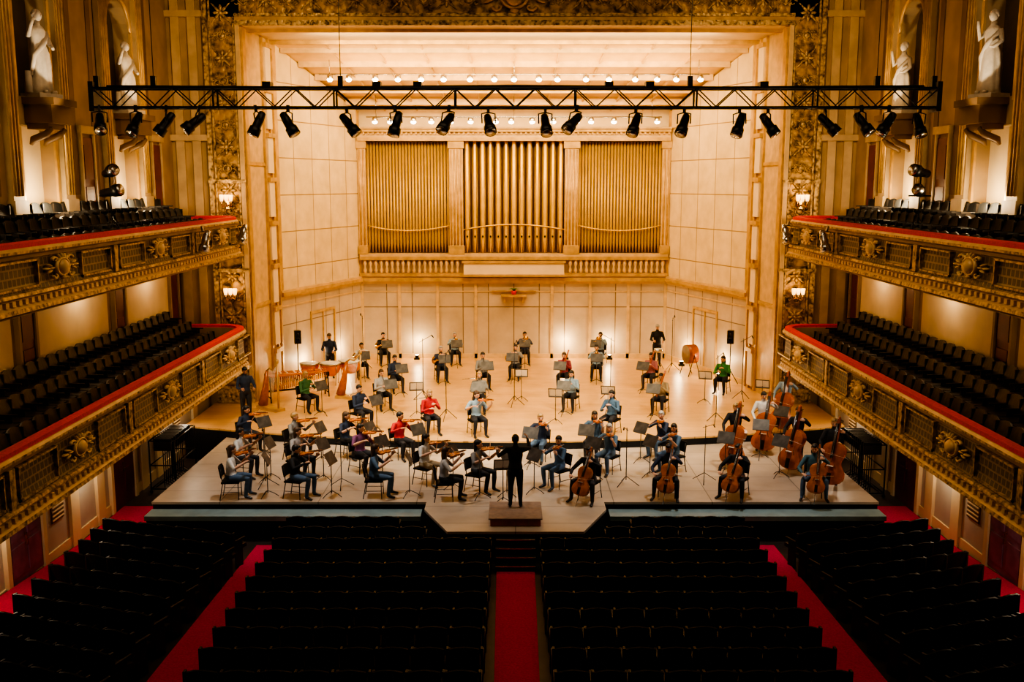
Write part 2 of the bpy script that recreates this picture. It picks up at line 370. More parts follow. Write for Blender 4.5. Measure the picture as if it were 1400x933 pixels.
# ------------------------------------------------------------------ proscenium
pro=empty('proscenium_arch',(0,YP,0))
def pch(b,name,mats):
    for i,v in enumerate(b.v): b.v[i]=(v[0],v[1]-YP,v[2])
    return b.obj(name,mats,parent=pro)
for s in (-1,1):
    b=MB()
    b.box(s*9.05,s*10.25,YP,YP+.7,0,18,0)
    b.box(s*9.05,s*9.19,YP-.10,YP,ZM,13.8,2); b.box(s*10.1,s*10.25,YP-.10,YP,ZM,18,1)
    b.box(s*9.22,s*9.28,YP-.05,YP,ZM,13.8,1); b.box(s*10.0,s*10.06,YP-.05,YP,ZM,18,1)
    z=2.6; i=0
    while z<15.2:
        if i%2==0: b.merge(ROSE,T(s*9.64,YP-.02,z,0,1.1),1)
        else: b.merge(CART,Matrix.Translation((s*9.64,YP-.02,z))@Matrix.Scale(.42,4),1)
        z+=.72; i+=1
    for z0,z1,o in ((ZM,ZM+.5,.14),(ZM+.5,ZM+.62,.2),(5.6,5.72,.12),(8.6,8.72,.12)): b.box(s*9.02,s*10.28,YP-o,YP,z0,z1,1)
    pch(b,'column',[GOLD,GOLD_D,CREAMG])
    b=MB()
    x0,y0,x1,y1=s*9.05,YP+.05,s*SF[0],SF[1]
    def rv(t0,t1,z0,z1,o,m):
        xa=x0+(x1-x0)*t0; ya=y0+(y1-y0)*t0; xb=x0+(x1-x0)*t1; yb=y0+(y1-y0)*t1
        b.add([(xa-s*o,ya,z0),(xb-s*o,yb,z0),(xb-s*o,yb,z1),(xa-s*o,ya,z1),(xa+s*.3,ya,z0),(xb+s*.3,yb,z0),(xb+s*.3,yb,z1),(xa+s*.3,ya,z1)],
              [(0,1,2,3),(7,6,5,4),(0,4,5,1),(1,5,6,2),(2,6,7,3),(3,7,4,0)],m)
    rv(0,1,ZM,13.7,0,0); rv(0,.1,ZM,13.7,.06,1); rv(.62,.66,ZM,13.7,.08,1); rv(.84,.88,ZM,13.7,.08,1); rv(.95,1,ZM,13.7,.1,1)
    z=1.2
    while z<13: rv(.66,.84,z,z+1.25,.14,2); rv(.64,.86,z+1.25,z+1.4,.2,1); z+=1.55
    for z in (4.3,9.2): rv(.1,.62,z,z+.12,.05,1)
    pch(b,'reveal',[CREAMG,GOLD_S,CREAM])
b=MB()
b.box(-10.25,10.25,YP,YP+.7,14.0,18,0)
b.box(-9.2,9.2,YP-.12,YP+.4,13.72,13.88,1); b.box(-9.2,9.2,YP-.05,YP+.2,13.88,14.0,2); b.box(-9.2,9.2,YP-.1,YP,14.0,14.1,1)
for i in range(-12,13):
    if abs(i)<2: continue
    if i%2: b.merge(ROSE,T(i*.74,YP-.02,14.55,0,1.15),1)
    else: b.merge(CART,Matrix.Translation((i*.74,YP-.02,14.55))@Matrix.Scale(.5,4),1)
b.merge(CART,Matrix.Translation((0,YP-.08,14.6))@Matrix.Scale(1.25,4),2)
b.box(-10.25,10.25,YP-.12,YP,15.1,15.3,1)
pch(b,'lintel',[GOLD,GOLD_D,GOLD_S])
b=MB()
b.add([(-9.1,YP+.05,13.72),(9.1,YP+.05,13.72),(8.8,36.6,ZTF),(-8.8,36.6,ZTF),(-9.1,YP+.05,14),(9.1,YP+.05,14),(8.8,36.6,14),(-8.8,36.6,14)],
      [(0,1,2,3),(7,6,5,4),(0,4,5,1),(1,5,6,2),(2,6,7,3),(3,7,4,0)],0)
b.box(-9,9,34.3,34.45,13.6,13.75,1); b.box(-8.75,8.75,36.45,36.6,13.5,13.75,1)
pch(b,'soffit',[CREAM,GOLD_S])
for s,nm in ((-1,'left'),(1,'right')):
    b=MB(); b.box(s*10.25,s*12,YP+.1,YP+.5,0,18,0)
    for x in (10.5,11.05): b.box(s*x,s*(x+.28),YP,YP+.1,7.5,15,1); b.box(s*x,s*(x+.28),YP,YP+.1,3.2,6.1,1)
    for z in (7.2,10.0,14.0): b.box(s*10.25,s*11.6,YP-.05,YP+.1,z,z+.2,1)
    b.obj('wall_front_'+nm,[TAN,PIL])
# ------------------------------------------------------------------ statue
def statue():
    b=MB()
    b.box(-.34,.34,-.28,.28,0,.12,0)
    rings=[]
    for z,rx,ry,cx in ((.12,.27,.22,0),(.4,.24,.19,.01),(.75,.23,.18,.03),(1.0,.22,.17,.02),(1.2,.17,.13,0),(1.35,.19,.13,-.01),(1.5,.22,.13,-.01),(1.58,.15,.10,0),(1.63,.07,.07,0),(1.7,.06,.06,0)):
        rings.append([Vector((cx+(rx*(1+.10*math.sin(7*2*math.pi*j/28+z*2)*(1 if z<1.1 else .2)))*math.cos(2*math.pi*j/28),(ry*(1+.12*math.sin(7*2*math.pi*j/28+z*2)*(1 if z<1.1 else .2)))*math.sin(2*math.pi*j/28),z)) for j in range(28)])
    b.loft(rings,0)
    b.ell((0,-.02,1.83),(.09,.11,.13),0,12,8); b.ell((0,.02,1.87),(.1,.11,.11),0,10,6); b.ell((0,-.13,1.82),(.015,.02,.03),0,6,5)
    b.tube([(.2,0,1.5),(.30,-.03,1.25),(.22,-.2,1.12),(.16,-.25,1.14)],[.07,.055,.04,.03],0,8)
    b.tube([(-.2,0,1.5),(-.33,-.05,1.35),(-.30,-.14,1.62),(-.27,-.18,1.74)],[.07,.055,.04,.035],0,8)
    b.tube([(.22,-.05,1.45),(.0,-.15,1.2),(-.22,-.08,.95),(-.26,.0,.5)],[.05,.06,.06,.04],0,8)
    b.tube([(.12,-.2,.14),(.14,-.3,.16)],[.05,.035],0,6); b.tube([(-.1,-.2,.14),(-.12,-.28,.16)],[.05,.035],0,6)
    b.tube([(-.32,.05,.12),(-.30,.05,.6)],[.09,.07],0,8)
    me=b.mesh('statue'); me.materials.append(STONE); return me
ST=statue()
# ------------------------------------------------------------------ side walls
XF,XB=11.5,11.95
bays_y=[29.6,24.2,18.8,13.4,8.0,2.6]
for s,nm in ((-1,'left'),(1,'right')):
    b=MB(); b.box(s*XB,s*(XB+.3),-6,YP+.5,0,18,0); b.obj('wall_'+nm,[NICHE])
    b=MB()
    b.box(s*XF,s*XB,32.3,YP+.1,2.4,18,0)
    b.box(s*XF,s*XB,-6,-.1,2.4,18,0)
    for yc in bays_y:
        b.box(s*XF,s*XB,yc-2.7,yc-.85,2.4,18,0); b.box(s*XF,s*XB,yc+.85,yc+2.7,2.4,18,0)
        b.box(s*XF,s*XB,yc-.85,yc+.85,2.4,8.0,0); b.box(s*XF,s*XB,yc-.85,yc+.85,9.95,10.6,0)
        n=10; r=.85; zs=13.0
        for i in range(n):
            a0=math.pi*i/n; a1=math.pi*(i+1)/n
            p=[(yc+r*math.cos(a0),zs+r*math.sin(a0)),(yc+r*math.cos(a1),zs+r*math.sin(a1)),(yc+r*math.cos(a1),18),(yc+r*math.cos(a0),18)]
            b.add([(s*XF,y,z) for y,z in p]+[(s*XB,y,z) for y,z in p],[(0,1,2,3),(4,5,6,7),(0,1,5,4)],0)
        b.box(s*(XB-.12),s*XB,yc-.85,yc+.85,8.0,9.95,2)
        ye=yc+3.4 if yc<29 else yc+2.9
        b.box(s*(XF-.03),s*XF,yc-.7,ye,4.1,5.75,2)
        b.box(s*(XF-.07),s*XF,yc-.8,ye+.1,5.75,5.85,1)
        for dy in (-1.35,1.35,):
            y=yc+dy
            b.box(s*(XF-.14),s*XF,y-.26,y+.26,7.6,15.6,1); b.box(s*(XF-.2),s*XF,y-.32,y+.32,7.3,8.2,1)
            for k in range(3): b.tube([(s*(XF-.14),y-.15+.15*k,8.3),(s*(XF-.14),y-.15+.15*k,15.4)],.05,3,6)
            b.box(s*(XF-.24),s*XF,y-.34,y+.34,15.6,16,1)
        for dy in (-2.05,2.05): b.box(s*(XF-.02),s*XF,yc+dy-.14,yc+dy+.14,8.3,15.2,4)
        b.box(s*(XF-.06),s*XF,yc-.98,yc-.85,10.5,13.0,3); b.box(s*(XF-.06),s*XF,yc+.85,yc+.98,10.5,13.0,3)
        b.tube([(s*(XF-.02),yc+.92*math.cos(math.pi*i/12),13.0+.92*math.sin(math.pi*i/12)) for i in range(13)],.06,3,6)
        b.box(s*(XF-.06),s*XF,yc-.98,yc-.85,8.0,9.9,3); b.box(s*(XF-.06),s*XF,yc+.85,yc+.98,8.0,9.9,3)
    b.box(s*(XF-.1),s*XF,-6,YP,7.25,7.45,3)
    b.box(s*(XF-.35),s*XF,-6,YP,16.2,16.6,1); b.box(s*(XF-.1),s*XF,-6,YP,3.3,3.5,1)
    b.obj('wall_upper_panelling_'+nm,[TAN,PIL,CREAM,GOLD_S,BROWN])
    for k,yc in enumerate(bays_y[:4]):
        cb=MB()
        cb.box(s*10.75,s*XB,yc-.62,yc+.62,10.42,10.58,0); cb.box(s*10.85,s*XF,yc-.54,yc+.54,10.0,10.42,1); cb.box(s*11.0,s*XF,yc-.44,yc+.44,9.86,10.0,0)
        for dy in (-.35,.35): cb.tube([(s*10.95,yc+dy,9.9),(s*11.1,yc+dy,9.75),(s*11.42,yc+dy,9.62),(s*11.48,yc+dy,9.5)],[.05,.09,.09,.04],0,8)
        cb.obj('statue_bracket',[BROWN,BROWN])
        o=place(ST,'statue',(s*11.3,yc,10.58),(0,0,rad(70) if s<0 else rad(-70))); o.scale=(1.05,)*3
    k=0
    for y in (32.1,26.9,21.5,16.1):
        d=MB(); d.box(s*(XF-.05),s*XF,y-.36,y+.36,7.4,9.8,0); d.box(s*(XF-.1),s*XF,y-.44,y-.36,7.4,9.9,1); d.box(s*(XF-.1),s*XF,y+.36,y+.44,7.4,9.9,1)
        d.box(s*(XF-.14),s*XF,y-.5,y+.5,9.9,10.1,1)
        for q in (7.6,8.7): d.box(s*(XF-.08),s*(XF-.05),y-.26,y+.26,q,q+.9,0)
        d.obj('door_%d'%(k if s<0 else k+20),[REDD,PIL]); k+=1
    for y in (28.35,22.85,17.35,33.0):
        d=MB(); d.box(s*(XF-.06),s*XF,y-.36,y+.36,3.5,6.1,0); d.box(s*(XF-.12),s*XF,y-.46,y-.36,3.5,6.1,1); d.box(s*(XF-.12),s*XF,y+.36,y+.46,3.5,6.1,1)
        for q in (3.8,4.95): d.box(s*(XF-.09),s*(XF-.06),y-.26,y+.26,q,q+.95,0)
        d.obj('door_%d'%(k if s<0 else k+20),[REDD,TAN]); k+=1
    XL=10.6
    b=MB(); b.box(s*XL,s*XB,-6,YP,0,2.4,0)
    for y in (31.8,28.4,27.2,24.2,22.7,18.6,17.2,14): b.box(s*(XL-.08),s*XL,y-.22,y+.22,0,2.4,1)
    b.box(s*(XL-.04),s*XL,-6,YP,0,.28,1); b.box(s*(XL-.06),s*XL,-6,YP,2.2,2.4,1)
    for y in (21.9,30.1):
        b.box(s*(XL-.03),s*XL,y-.3,y+.3,.9,1.7,2)
        for i in range(7): b.box(s*(XL-.05),s*(XL-.02),y-.28,y+.28,.95+.1*i,.98+.1*i,1)
    b.obj('wall_lower_'+nm,[GREYW,CREAM,BROWN])
    for y,m in ((20.3,PURP),(25.7,REDD),(15.6,PURP)):
        d=MB(); d.box(s*(XL-.05),s*XL,y-.72,y+.72,zf(y),2.1,0)
        for dy in (-.36,.36): d.box(s*(XL-.07),s*(XL-.05),y+dy-.27,y+dy+.27,.35,1.0,0); d.box(s*(XL-.07),s*(XL-.05),y+dy-.27,y+dy+.27,1.15,1.95,2)
        for dy in (-.80,.80): d.box(s*(XL-.1),s*XL,y+dy-.08,y+dy+.08,zf(y)-.3,2.2,1)
        d.box(s*(XL-.1),s*XL,y-.88,y+.88,2.1,2.25,1); d.box(s*(XL-.11),s*(XL-.07),y-.05,y-.02,.95,1.2,3)
        d.obj('door_%d'%(k if s<0 else k+20),[m,CREAM,m,BRASS]); k+=1
b=MB(); b.box(-12.2,12.2,-6.3,-6,0,18,0); b.obj('wall_rear',[TAN])
b=MB(); b.box(-12.3,12.3,-6.3,YP+.7,18,18.3,0)
for i in range(9): b.box(-12,12,-4+i*4.6,-3.6+i*4.6,17.6,18,1)
b.obj('ceiling',[TAN,PIL])
# ------------------------------------------------------------------ seats
def seat_mb(w=.52):
    b=MB(); n=5; h=w/2-.025; vs=[]
    for i in range(n):
        x=-h+2*h*i/(n-1); c=1-(x/h)**2
        zt=.83+.05*c
        vs+=[(x,.02-.035*c,.34),(x,-.10-.035*c,zt),(x,-.06-.035*c,zt+.005),(x,.07-.02*c,.34)]
    fs=[]
    for i in range(n-1):
        a=4*i;d=a+4
        fs+=[(a,d,d+1,a+1),(a+1,d+1,d+2,a+2),(a+2,d+2,d+3,a+3),(a+3,d+3,d,a)]
    fs+=[(0,1,2,3),(4*n-4,4*n-1,4*n-2,4*n-3)]
    b.add(vs,fs,0)
    b.box(-h,h,.06,.46,.38,.46,1)
    b.box(-w/2-.022,-w/2+.022,-.06,.38,.60,.635,1); b.box(-w/2-.015,-w/2+.015,0,.26,0,.60,1)
    b.box(-w/2-.02,-w/2+.02,-.09,.0,.30,.84,1)
    return b
SEAT=seat_mb()
def seatrow(b,x0,y0,x1,y1,w=.53,zfun=None):
    L=math.hypot(x1-x0,y1-y0); n=max(1,int(round(L/w))); a=math.atan2(y1-y0,x1-x0)
    for i in range(n):
        t=(i+.5)/n; x=x0+(x1-x0)*t; y=y0+(y1-y0)*t
        b.merge(SEAT,Matrix.Translation((x,y,zfun(y)))@Matrix.Rotation(a,4,'Z'))
    Mx=Matrix.Translation((x1,y1,zfun(y1)))@Matrix.Rotation(a,4,'Z')
    b.box(-.022,.022,-.06,.38,.60,.635,1,Mx); b.box(-.015,.015,0,.26,0,.6,1,Mx); b.box(-.02,.02,-.09,0,.3,.84,1,Mx)
for s in (-1,1):
    b=MB()
    for y,xi in ((22.25,2.75),(21.4,2.05)):
        seatrow(b,min(s*xi,s*5.35),y,max(s*xi,s*5.35),y,zfun=zf)
    y=20.5
    while y>5:
        xo=5.36-.38*(22.4-y)/7.4; xi=.55
        seatrow(b,min(s*xi,s*xo),y,max(s*xi,s*xo),y,zfun=zf); y-=.86
    b.obj('theatre_seat_rows',[SEATL,SEATW],recalc=False)
    b=MB()
    for k in range(17):
        yy=22.1-.86*k; ang=rad(20); xin=6.22
        xo=xwall(yy)-.05; L=(xo-xin)
        pa=(s*xo,yy); pb=(s*xin,yy-L*math.tan(ang))
        if s<0: seatrow(b,*pa,*pb,zfun=zf)
        else: seatrow(b,*pb,*pa,zfun=zf)
    b.obj('theatre_seat_rows',[SEATL,SEATW],recalc=False)
# ------------------------------------------------------------------ balconies
def balcony(s,nm,zr,zb,X,Yend,seatz,level):
    b=MB()
    path=[(s*X,-5.9),(s*X,0),(s*X,6),(s*X,12),(s*X,18),(s*X,24),(s*X,Yend-.9)]
    for i in range(1,8):
        a=math.pi/2*i/7; path.append((s*(X+.9-.9*math.cos(a)),Yend-.9+.9*math.sin(a)))
    path.append((s*11.5,Yend))
    sg=1 if s>0 else -1
    H=zr-zb
    prof=[(-.28,zr),(.02,zr),(.06,zr-.05),(.06,zr-.10),(-.02,zr-.14),(-.02,zr-.20),(-.06,zr-.22),(-.04,zb+.45*H),(.0,zb+.42),(.06,zb+.40),(.08,zb+.34),(.03,zb+.3),(.03,zb+.2),(.12,zb+.14),(.14,zb+.06),(.0,zb),(-.28,zb)]
    ms=[0,0,1,2,2,1,3,3,1,1,2,0,0,1,2,2,2]
    b.sweep(prof,path,ms,sg)
    b.sweep([(-.26,zr+.0),(-.25,zr+.08),(-.13,zr+.11),(-.02,zr+.08),(-.01,zr+.0)],path,4,sg,True)
    y=-5.5
    while y<Yend-.9:
        b.box(s*(X-.09),s*(X-.03),y,y+.11,zb+.2,zb+.29,0); y+=.24
    z0=seatz
    b.box(s*(X+.25),s*XF,-5.9,Yend-.3,zb+.02,z0,5)
    b.box(s*(X+1.0),s*XF,-5.9,Yend-.4,z0,z0+.32,5); b.box(s*(X+1.75),s*XF,-5.9,Yend-.4,z0+.32,z0+.64,5)
    b.box(s*X,s*XF,-5.9,Yend-.02,zb-.02,zb+.03,2)
    for yc in (30.7,25.2,19.7,14.2,8.7):
        b.merge(CART,Matrix.Translation((s*(X+.0),yc,zb+.4+(H-.5)*.5))@Matrix.Rotation(rad(-90 if s>0 else 90),4,'Z')@Matrix.Diagonal((.78,1,.62+.1*(H-1.2),1)),0)
        b.box(s*(X-.04),s*(X+.06),yc-2.85,yc-2.65,zb+.42,zr-.2,1)
        for dy0,dy1 in ((-2.5,-.95),(.95,2.5)):
            for zz in (zb+.46,zr-.27): b.box(s*(X-.03),s*(X+.06),yc+dy0,yc+dy1,zz,zz+.04,1)
            for yy in (yc+dy0,yc+dy1-.04): b.box(s*(X-.03),s*(X+.06),yy,yy+.04,zb+.46,zr-.25,1)
    b.obj('trim_balcony_'+('lower_' if level==0 else 'upper_')+nm,[CREAMG,GOLD_D,TAN,FASC,REDV,DARKF])
for s,nm in ((-1,'left'),(1,'right')):
    for level,(zr,zb,X,seatz) in enumerate(((3.77,2.42,9.0,2.98),(7.42,6.2,9.1,6.62))):
        balcony(s,nm,zr,zb,X,33.35,seatz,level)
        sb=MB()
        for r in range(3):
            xx=X+.80+.74*r if r<2 else X+2.22; zz=seatz+.32*r
            if s<0: seatrow(sb,s*xx,31.9,s*xx,1.0,zfun=lambda y,zz=zz:zz)
            else: seatrow(sb,s*xx,1.0,s*xx,31.9,zfun=lambda y,zz=zz:zz)
        sb.obj('balcony_seat_rows',[SEATB if level==0 else SEATL,SEATW],recalc=False)
def light(kind,name,loc,energy,color=(1,.8,.55),size=.1,target=None,**k):
    l=bpy.data.lights.new(name,kind); l.energy=energy; l.color=color
    if kind=='AREA':
        l.shape='RECTANGLE'; l.size=size[0]; l.size_y=size[1]
    else: l.shadow_soft_size=size
    for a,v in k.items(): setattr(l,a,v)
    o=bpy.data.objects.new(name,l); o.location=loc; COL.objects.link(o)
    if target is not None: o.rotation_euler=(Vector(target)-Vector(loc)).to_track_quat('-Z','Y').to_euler()
    return o
sc=MB(); sc.box(-.05,.05,-.04,.02,-.2,.12,0)
for x in (-.12,0,.12):
    sc.tube([(0,-.03,-.1),(x,-.14,-.14),(x,-.18,-.02)],.014,0,6); sc.lathe([(.035,0),(.05,.06),(.06,.16),(.045,.17)],(x,-.18,0),1,8)
scm=sc.mesh('wall_sconce'); scm.materials.append(BRASS); scm.materials.append(LENSW)
for s in (-1,1):
    for z in (8.0,4.85):
        o=place(scm,'wall_sconce',(s*9.64,YP-.12,z)); o.scale=(1.3,)*3
        light('POINT','sconce_light',(s*9.64,YP-.75,z+.35),16,(1,.62,.28),.15)
# ------------------------------------------------------------------ truss
b=MB(); hx=10.36; Y0,Y1=24.8,25.2; Z0,Z1=10.44,10.90
for y in (Y0,Y1):
    for z in (Z0,Z1): b.tube([(-hx,y,z),(hx,y,z)],.03,0,6)
n=42
for i in range(n):
    xa=-hx+2*hx*i/n; xb=-hx+2*hx*(i+1)/n
    za,zb_=(Z0,Z1) if i%2 else (Z1,Z0)
    for y in (Y0,Y1): b.tube([(xa,y,za),(xb,y,zb_)],.016,0,5)
    b.tube([(xa,Y0 if i%2 else Y1,Z1),(xb,Y1 if i%2 else Y0,Z1)],.014,0,5); b.tube([(xa,Y0 if i%2 else Y1,Z0),(xb,Y1 if i%2 else Y0,Z0)],.014,0,5)
    if i%6==0:
        for z in (Z0,Z1): b.tube([(xa,Y0,z),(xa,Y1,z)],.025,0,5)
        for y in (Y0,Y1): b.tube([(xa,y,Z0),(xa,y,Z1)],.025,0,5)
for x in (-hx,hx): b.box(x-.06,x+.06,Y0-.06,Y1+.06,Z0-.1,Z1+.15,0)
for x in (-8.9,-4.3,4.3,8.9,-10.3,10.3):
    b.tube([(x,25,Z1),(x,25,17.8)],.01,0,5)
    b.box(x-.06,x+.06,24.94,25.06,Z1,Z1+.3,0)
for x in (-3.4,-2.4,2.3,3.3,6.1,-6.1): b.box(x-.1,x+.1,24.85,25.15,Z1,Z1+.16,0)
b.tube([(-hx+.3,25,Z1+.05),(-5,25,Z1+.02),(0,25,Z1+.06),(5,25,Z1+.02),(hx-.3,25,Z1+.05)],.04,0,6)
b.obj('lighting_truss',[METAL])
sp=MB()
sp.box(-.03,.03,-.03,.03,-.12,.05,0); sp.tube([(-.17,0,-.38),(-.17,0,-.14),(0,0,-.1),(.17,0,-.14),(.17,0,-.38)],.018,0,6)
Mh=Matrix.Translation((0,0,-.38))@Matrix.Rotation(rad(145),4,'X')
sp.lathe([(.05,-.30),(.09,-.27),(.11,-.1),(.115,.12),(.15,.14),(.155,.34)],(0,0,0),0,12,Mh); sp.lathe([(.135,.335),(.135,.345)],(0,0,0),1,12,Mh)
spm=sp.mesh('stage_spotlight'); spm.materials.append(METAL); spm.materials.append(CHROME)
for x in (130,180,222,268,345,390,467,537,612,665,745,788,872,940,1017,1057,1137,1180,1218,1270):
    X=(x-703)*.0178
    place(spm,'stage_spotlight',(X,24.8 if R.random()<.5 else 25.2,Z0),(R.uniform(-.35,.25),0,R.uniform(-1.3,1.3)))
# silver rail fixtures on upper balcony fronts and twin lamps on stands in upper balconies
rm=sp.mesh('balcony_rail_spotlight'); rm.materials.append(CHROME); rm.materials.append(PAPER)
lb=MB()
for i in range(3):
    a=i*2.094; lb.tube([(0,0,.5),(.3*math.cos(a),.3*math.sin(a),.012)],.016,0,6)
lb.tube([(0,0,.3),(0,0,1.5)],.02,0,6); lb.box(-.3,.3,-.02,.02,1.0,1.04,0)
for z,rr in ((1.0,.9),(1.5,-.4)):
    Ml=Matrix.Translation((0,0,z+.12))@Matrix.Rotation(rr*.4,4,'Z')@Matrix.Rotation(rad(80),4,'X')
    lb.lathe([(.06,-.3),(.1,-.26),(.12,.1),(.16,.13),(.16,.32)],(0,0,0),0,12,Ml); lb.lathe([(.14,.315),(.14,.325)],(0,0,0),1,12,Ml)
    lb.box(-.14,.14,-.02,.02,z+.0,z+.04,0)
lm=lb.mesh('stage_lamp_on_stand'); lm.materials.append(METAL); lm.materials.append(CHROME)
for s in (-1,1):
    for y in (28.2,32.2): place(rm,'balcony_rail_spotlight',(s*8.88,y,7.35),(.3,0,.5*s))
    place(lm,'stage_lamp_on_stand',(s*10.38,25.6,7.26),-s*.9)
for (y,z,xm,n) in ((38.0,12.62,7.3,17),(41.0,11.25,6.0,15)):
    b=MB(); b.tube([(-xm,y,z),(xm,y,z)],.03,0,6)
    for i in range(n):
        x=-xm+.3+(2*xm-.6)*i/(n-1)+R.uniform(-.15,.15)
        b.lathe([(.05,.0),(.10,-.04),(.12,-.16),(.115,-.17)],(x,y,z),0,10); b.ell((x,y-.02,z-.2),(.11,.11,.08),1,10,6)
    for x in (-xm+.4,0,xm-.4): b.tube([(x,y,z),(x,y,zc(y))],.012,0,5)
    b.obj('shell_light_batten',[CHROME,LENS])
up=MB(); up.box(-.12,.12,-.09,.09,0,.08,0); up.lathe([(.07,.08),(.09,.2)],(0,0,0),0,10); up.lathe([(.08,.19),(.08,.205)],(0,0,0),1,10)
upm=up.mesh('floor_uplight'); upm.materials.append(METAL); upm.materials.append(LENS)
for (x,y) in ((-7.0,40.6),(-4.2,42.15),(2.25,42.15),(4.15,42.15),(7.0,40.6),(8.0,37.9),(-8.0,37.9)):
    place(upm,'floor_uplight',(x,y,ZM)); light('POINT','uplight_glow',(x*.985,y-.05,ZM+.75),42,(1,.78,.46),.12)
for s in (-1,1):
    for yc in bays_y[:3]:
        light('POINT','niche_uplight',(s*11.05,yc,8.15),105,(1,.77,.46),.2)
        place(upm,'floor_uplight',(s*11.36,yc,7.45))
        light('SPOT','statue_light',(s*9.6,yc-1.2,9.2),420,(1,.84,.6),.1,(s*11.4,yc,11.9),spot_size=rad(28),spot_blend=.6)
    for yc in (30.6,25.7,20):
        light('POINT','balcony_glow',(s*10.9,yc,5.9),32,(1,.74,.44),.15)
    for yc in (29.6,23.2,18.4):
        place(scm,'wall_sconce',(s*10.6,yc,1.75),(0,0,rad(-90) if s>0 else rad(90)))
        light('POINT','lower_wall_light',(s*10.1,yc,1.95),38,(1,.84,.62),.12)
light('AREA','shell_top_light',(0,38.6,12.2),450,(1,.72,.37),(12,2.5),(0,39.6,2))
light('AREA','shell_front_light',(0,34.6,13.3),760,(1,.74,.38),(14,.8),(0,42,6.5))
light('AREA','shell_ceiling_glow',(0,37.2,11.9),330,(1,.64,.28),(13,.5),(0,39.5,13.5))
for x in (-7.5,-2.5,2.5,7.5):
    light('SPOT','truss_spot',(x,25,10.1),2750,(1,.80,.52),.3,(x*.5,31.0,1),spot_size=rad(72),spot_blend=.8)
for x in (-5,5):
    light('SPOT','apron_spot',(x,23.6,10.1),1350,(.98,.96,.94),.3,(x*.8,25.6,1),spot_size=rad(70),spot_blend=.6)
light('AREA','hall_ambient_fill',(0,20,17.2),800,(1,.76,.46),(14,10),(0,24,4))  # added ambient fill under the hall ceiling; no chandelier hangs here
for s in (-1,1): light('SPOT','proscenium_wash',(s*4,22,13.5),2700,(1,.69,.35),.3,(s*9.2,33.7,11),spot_size=rad(55),spot_blend=.9)

# ------------------------------------------------------------------ figures
def hand(mb,w,d,nrm,side,curl=.6,m=0):
    w=Vector(w); d=Vector(d).normalized(); nrm=Vector(nrm); nrm=(nrm-d*nrm.dot(d)).normalized(); l=d.cross(nrm)*side
    mb.tube([w-d*.02,w+d*.03,w+d*.075,w+d*.09],[(.026,.02),(.036,.018),(.042,.016),(.036,.012)],m,8,ref=l)
    for i,(o,L) in enumerate(((-.03,.068),(-.01,.08),(.011,.075),(.031,.058))):
        p=w+d*.08+l*o; dd=d.copy(); pts=[p-d*.015,p]
        for k in range(3):
            ang=curl*(.5+.35*k); dd=(dd*math.cos(ang)+nrm*math.sin(ang)).normalized()
            p=p+dd*L*(.42,.33,.25)[k]; pts.append(p.copy())
        mb.tube(pts,[.0095,.0095,.009,.008,.006],m,6)
    p=w+d*.025-l*.03; mb.tube([p+l*.01,p-l*.018+d*.02,p-l*.022+d*.045+nrm*.015,p-l*.012+d*.065+nrm*.028],[.013,.012,.010,.007],m,6)
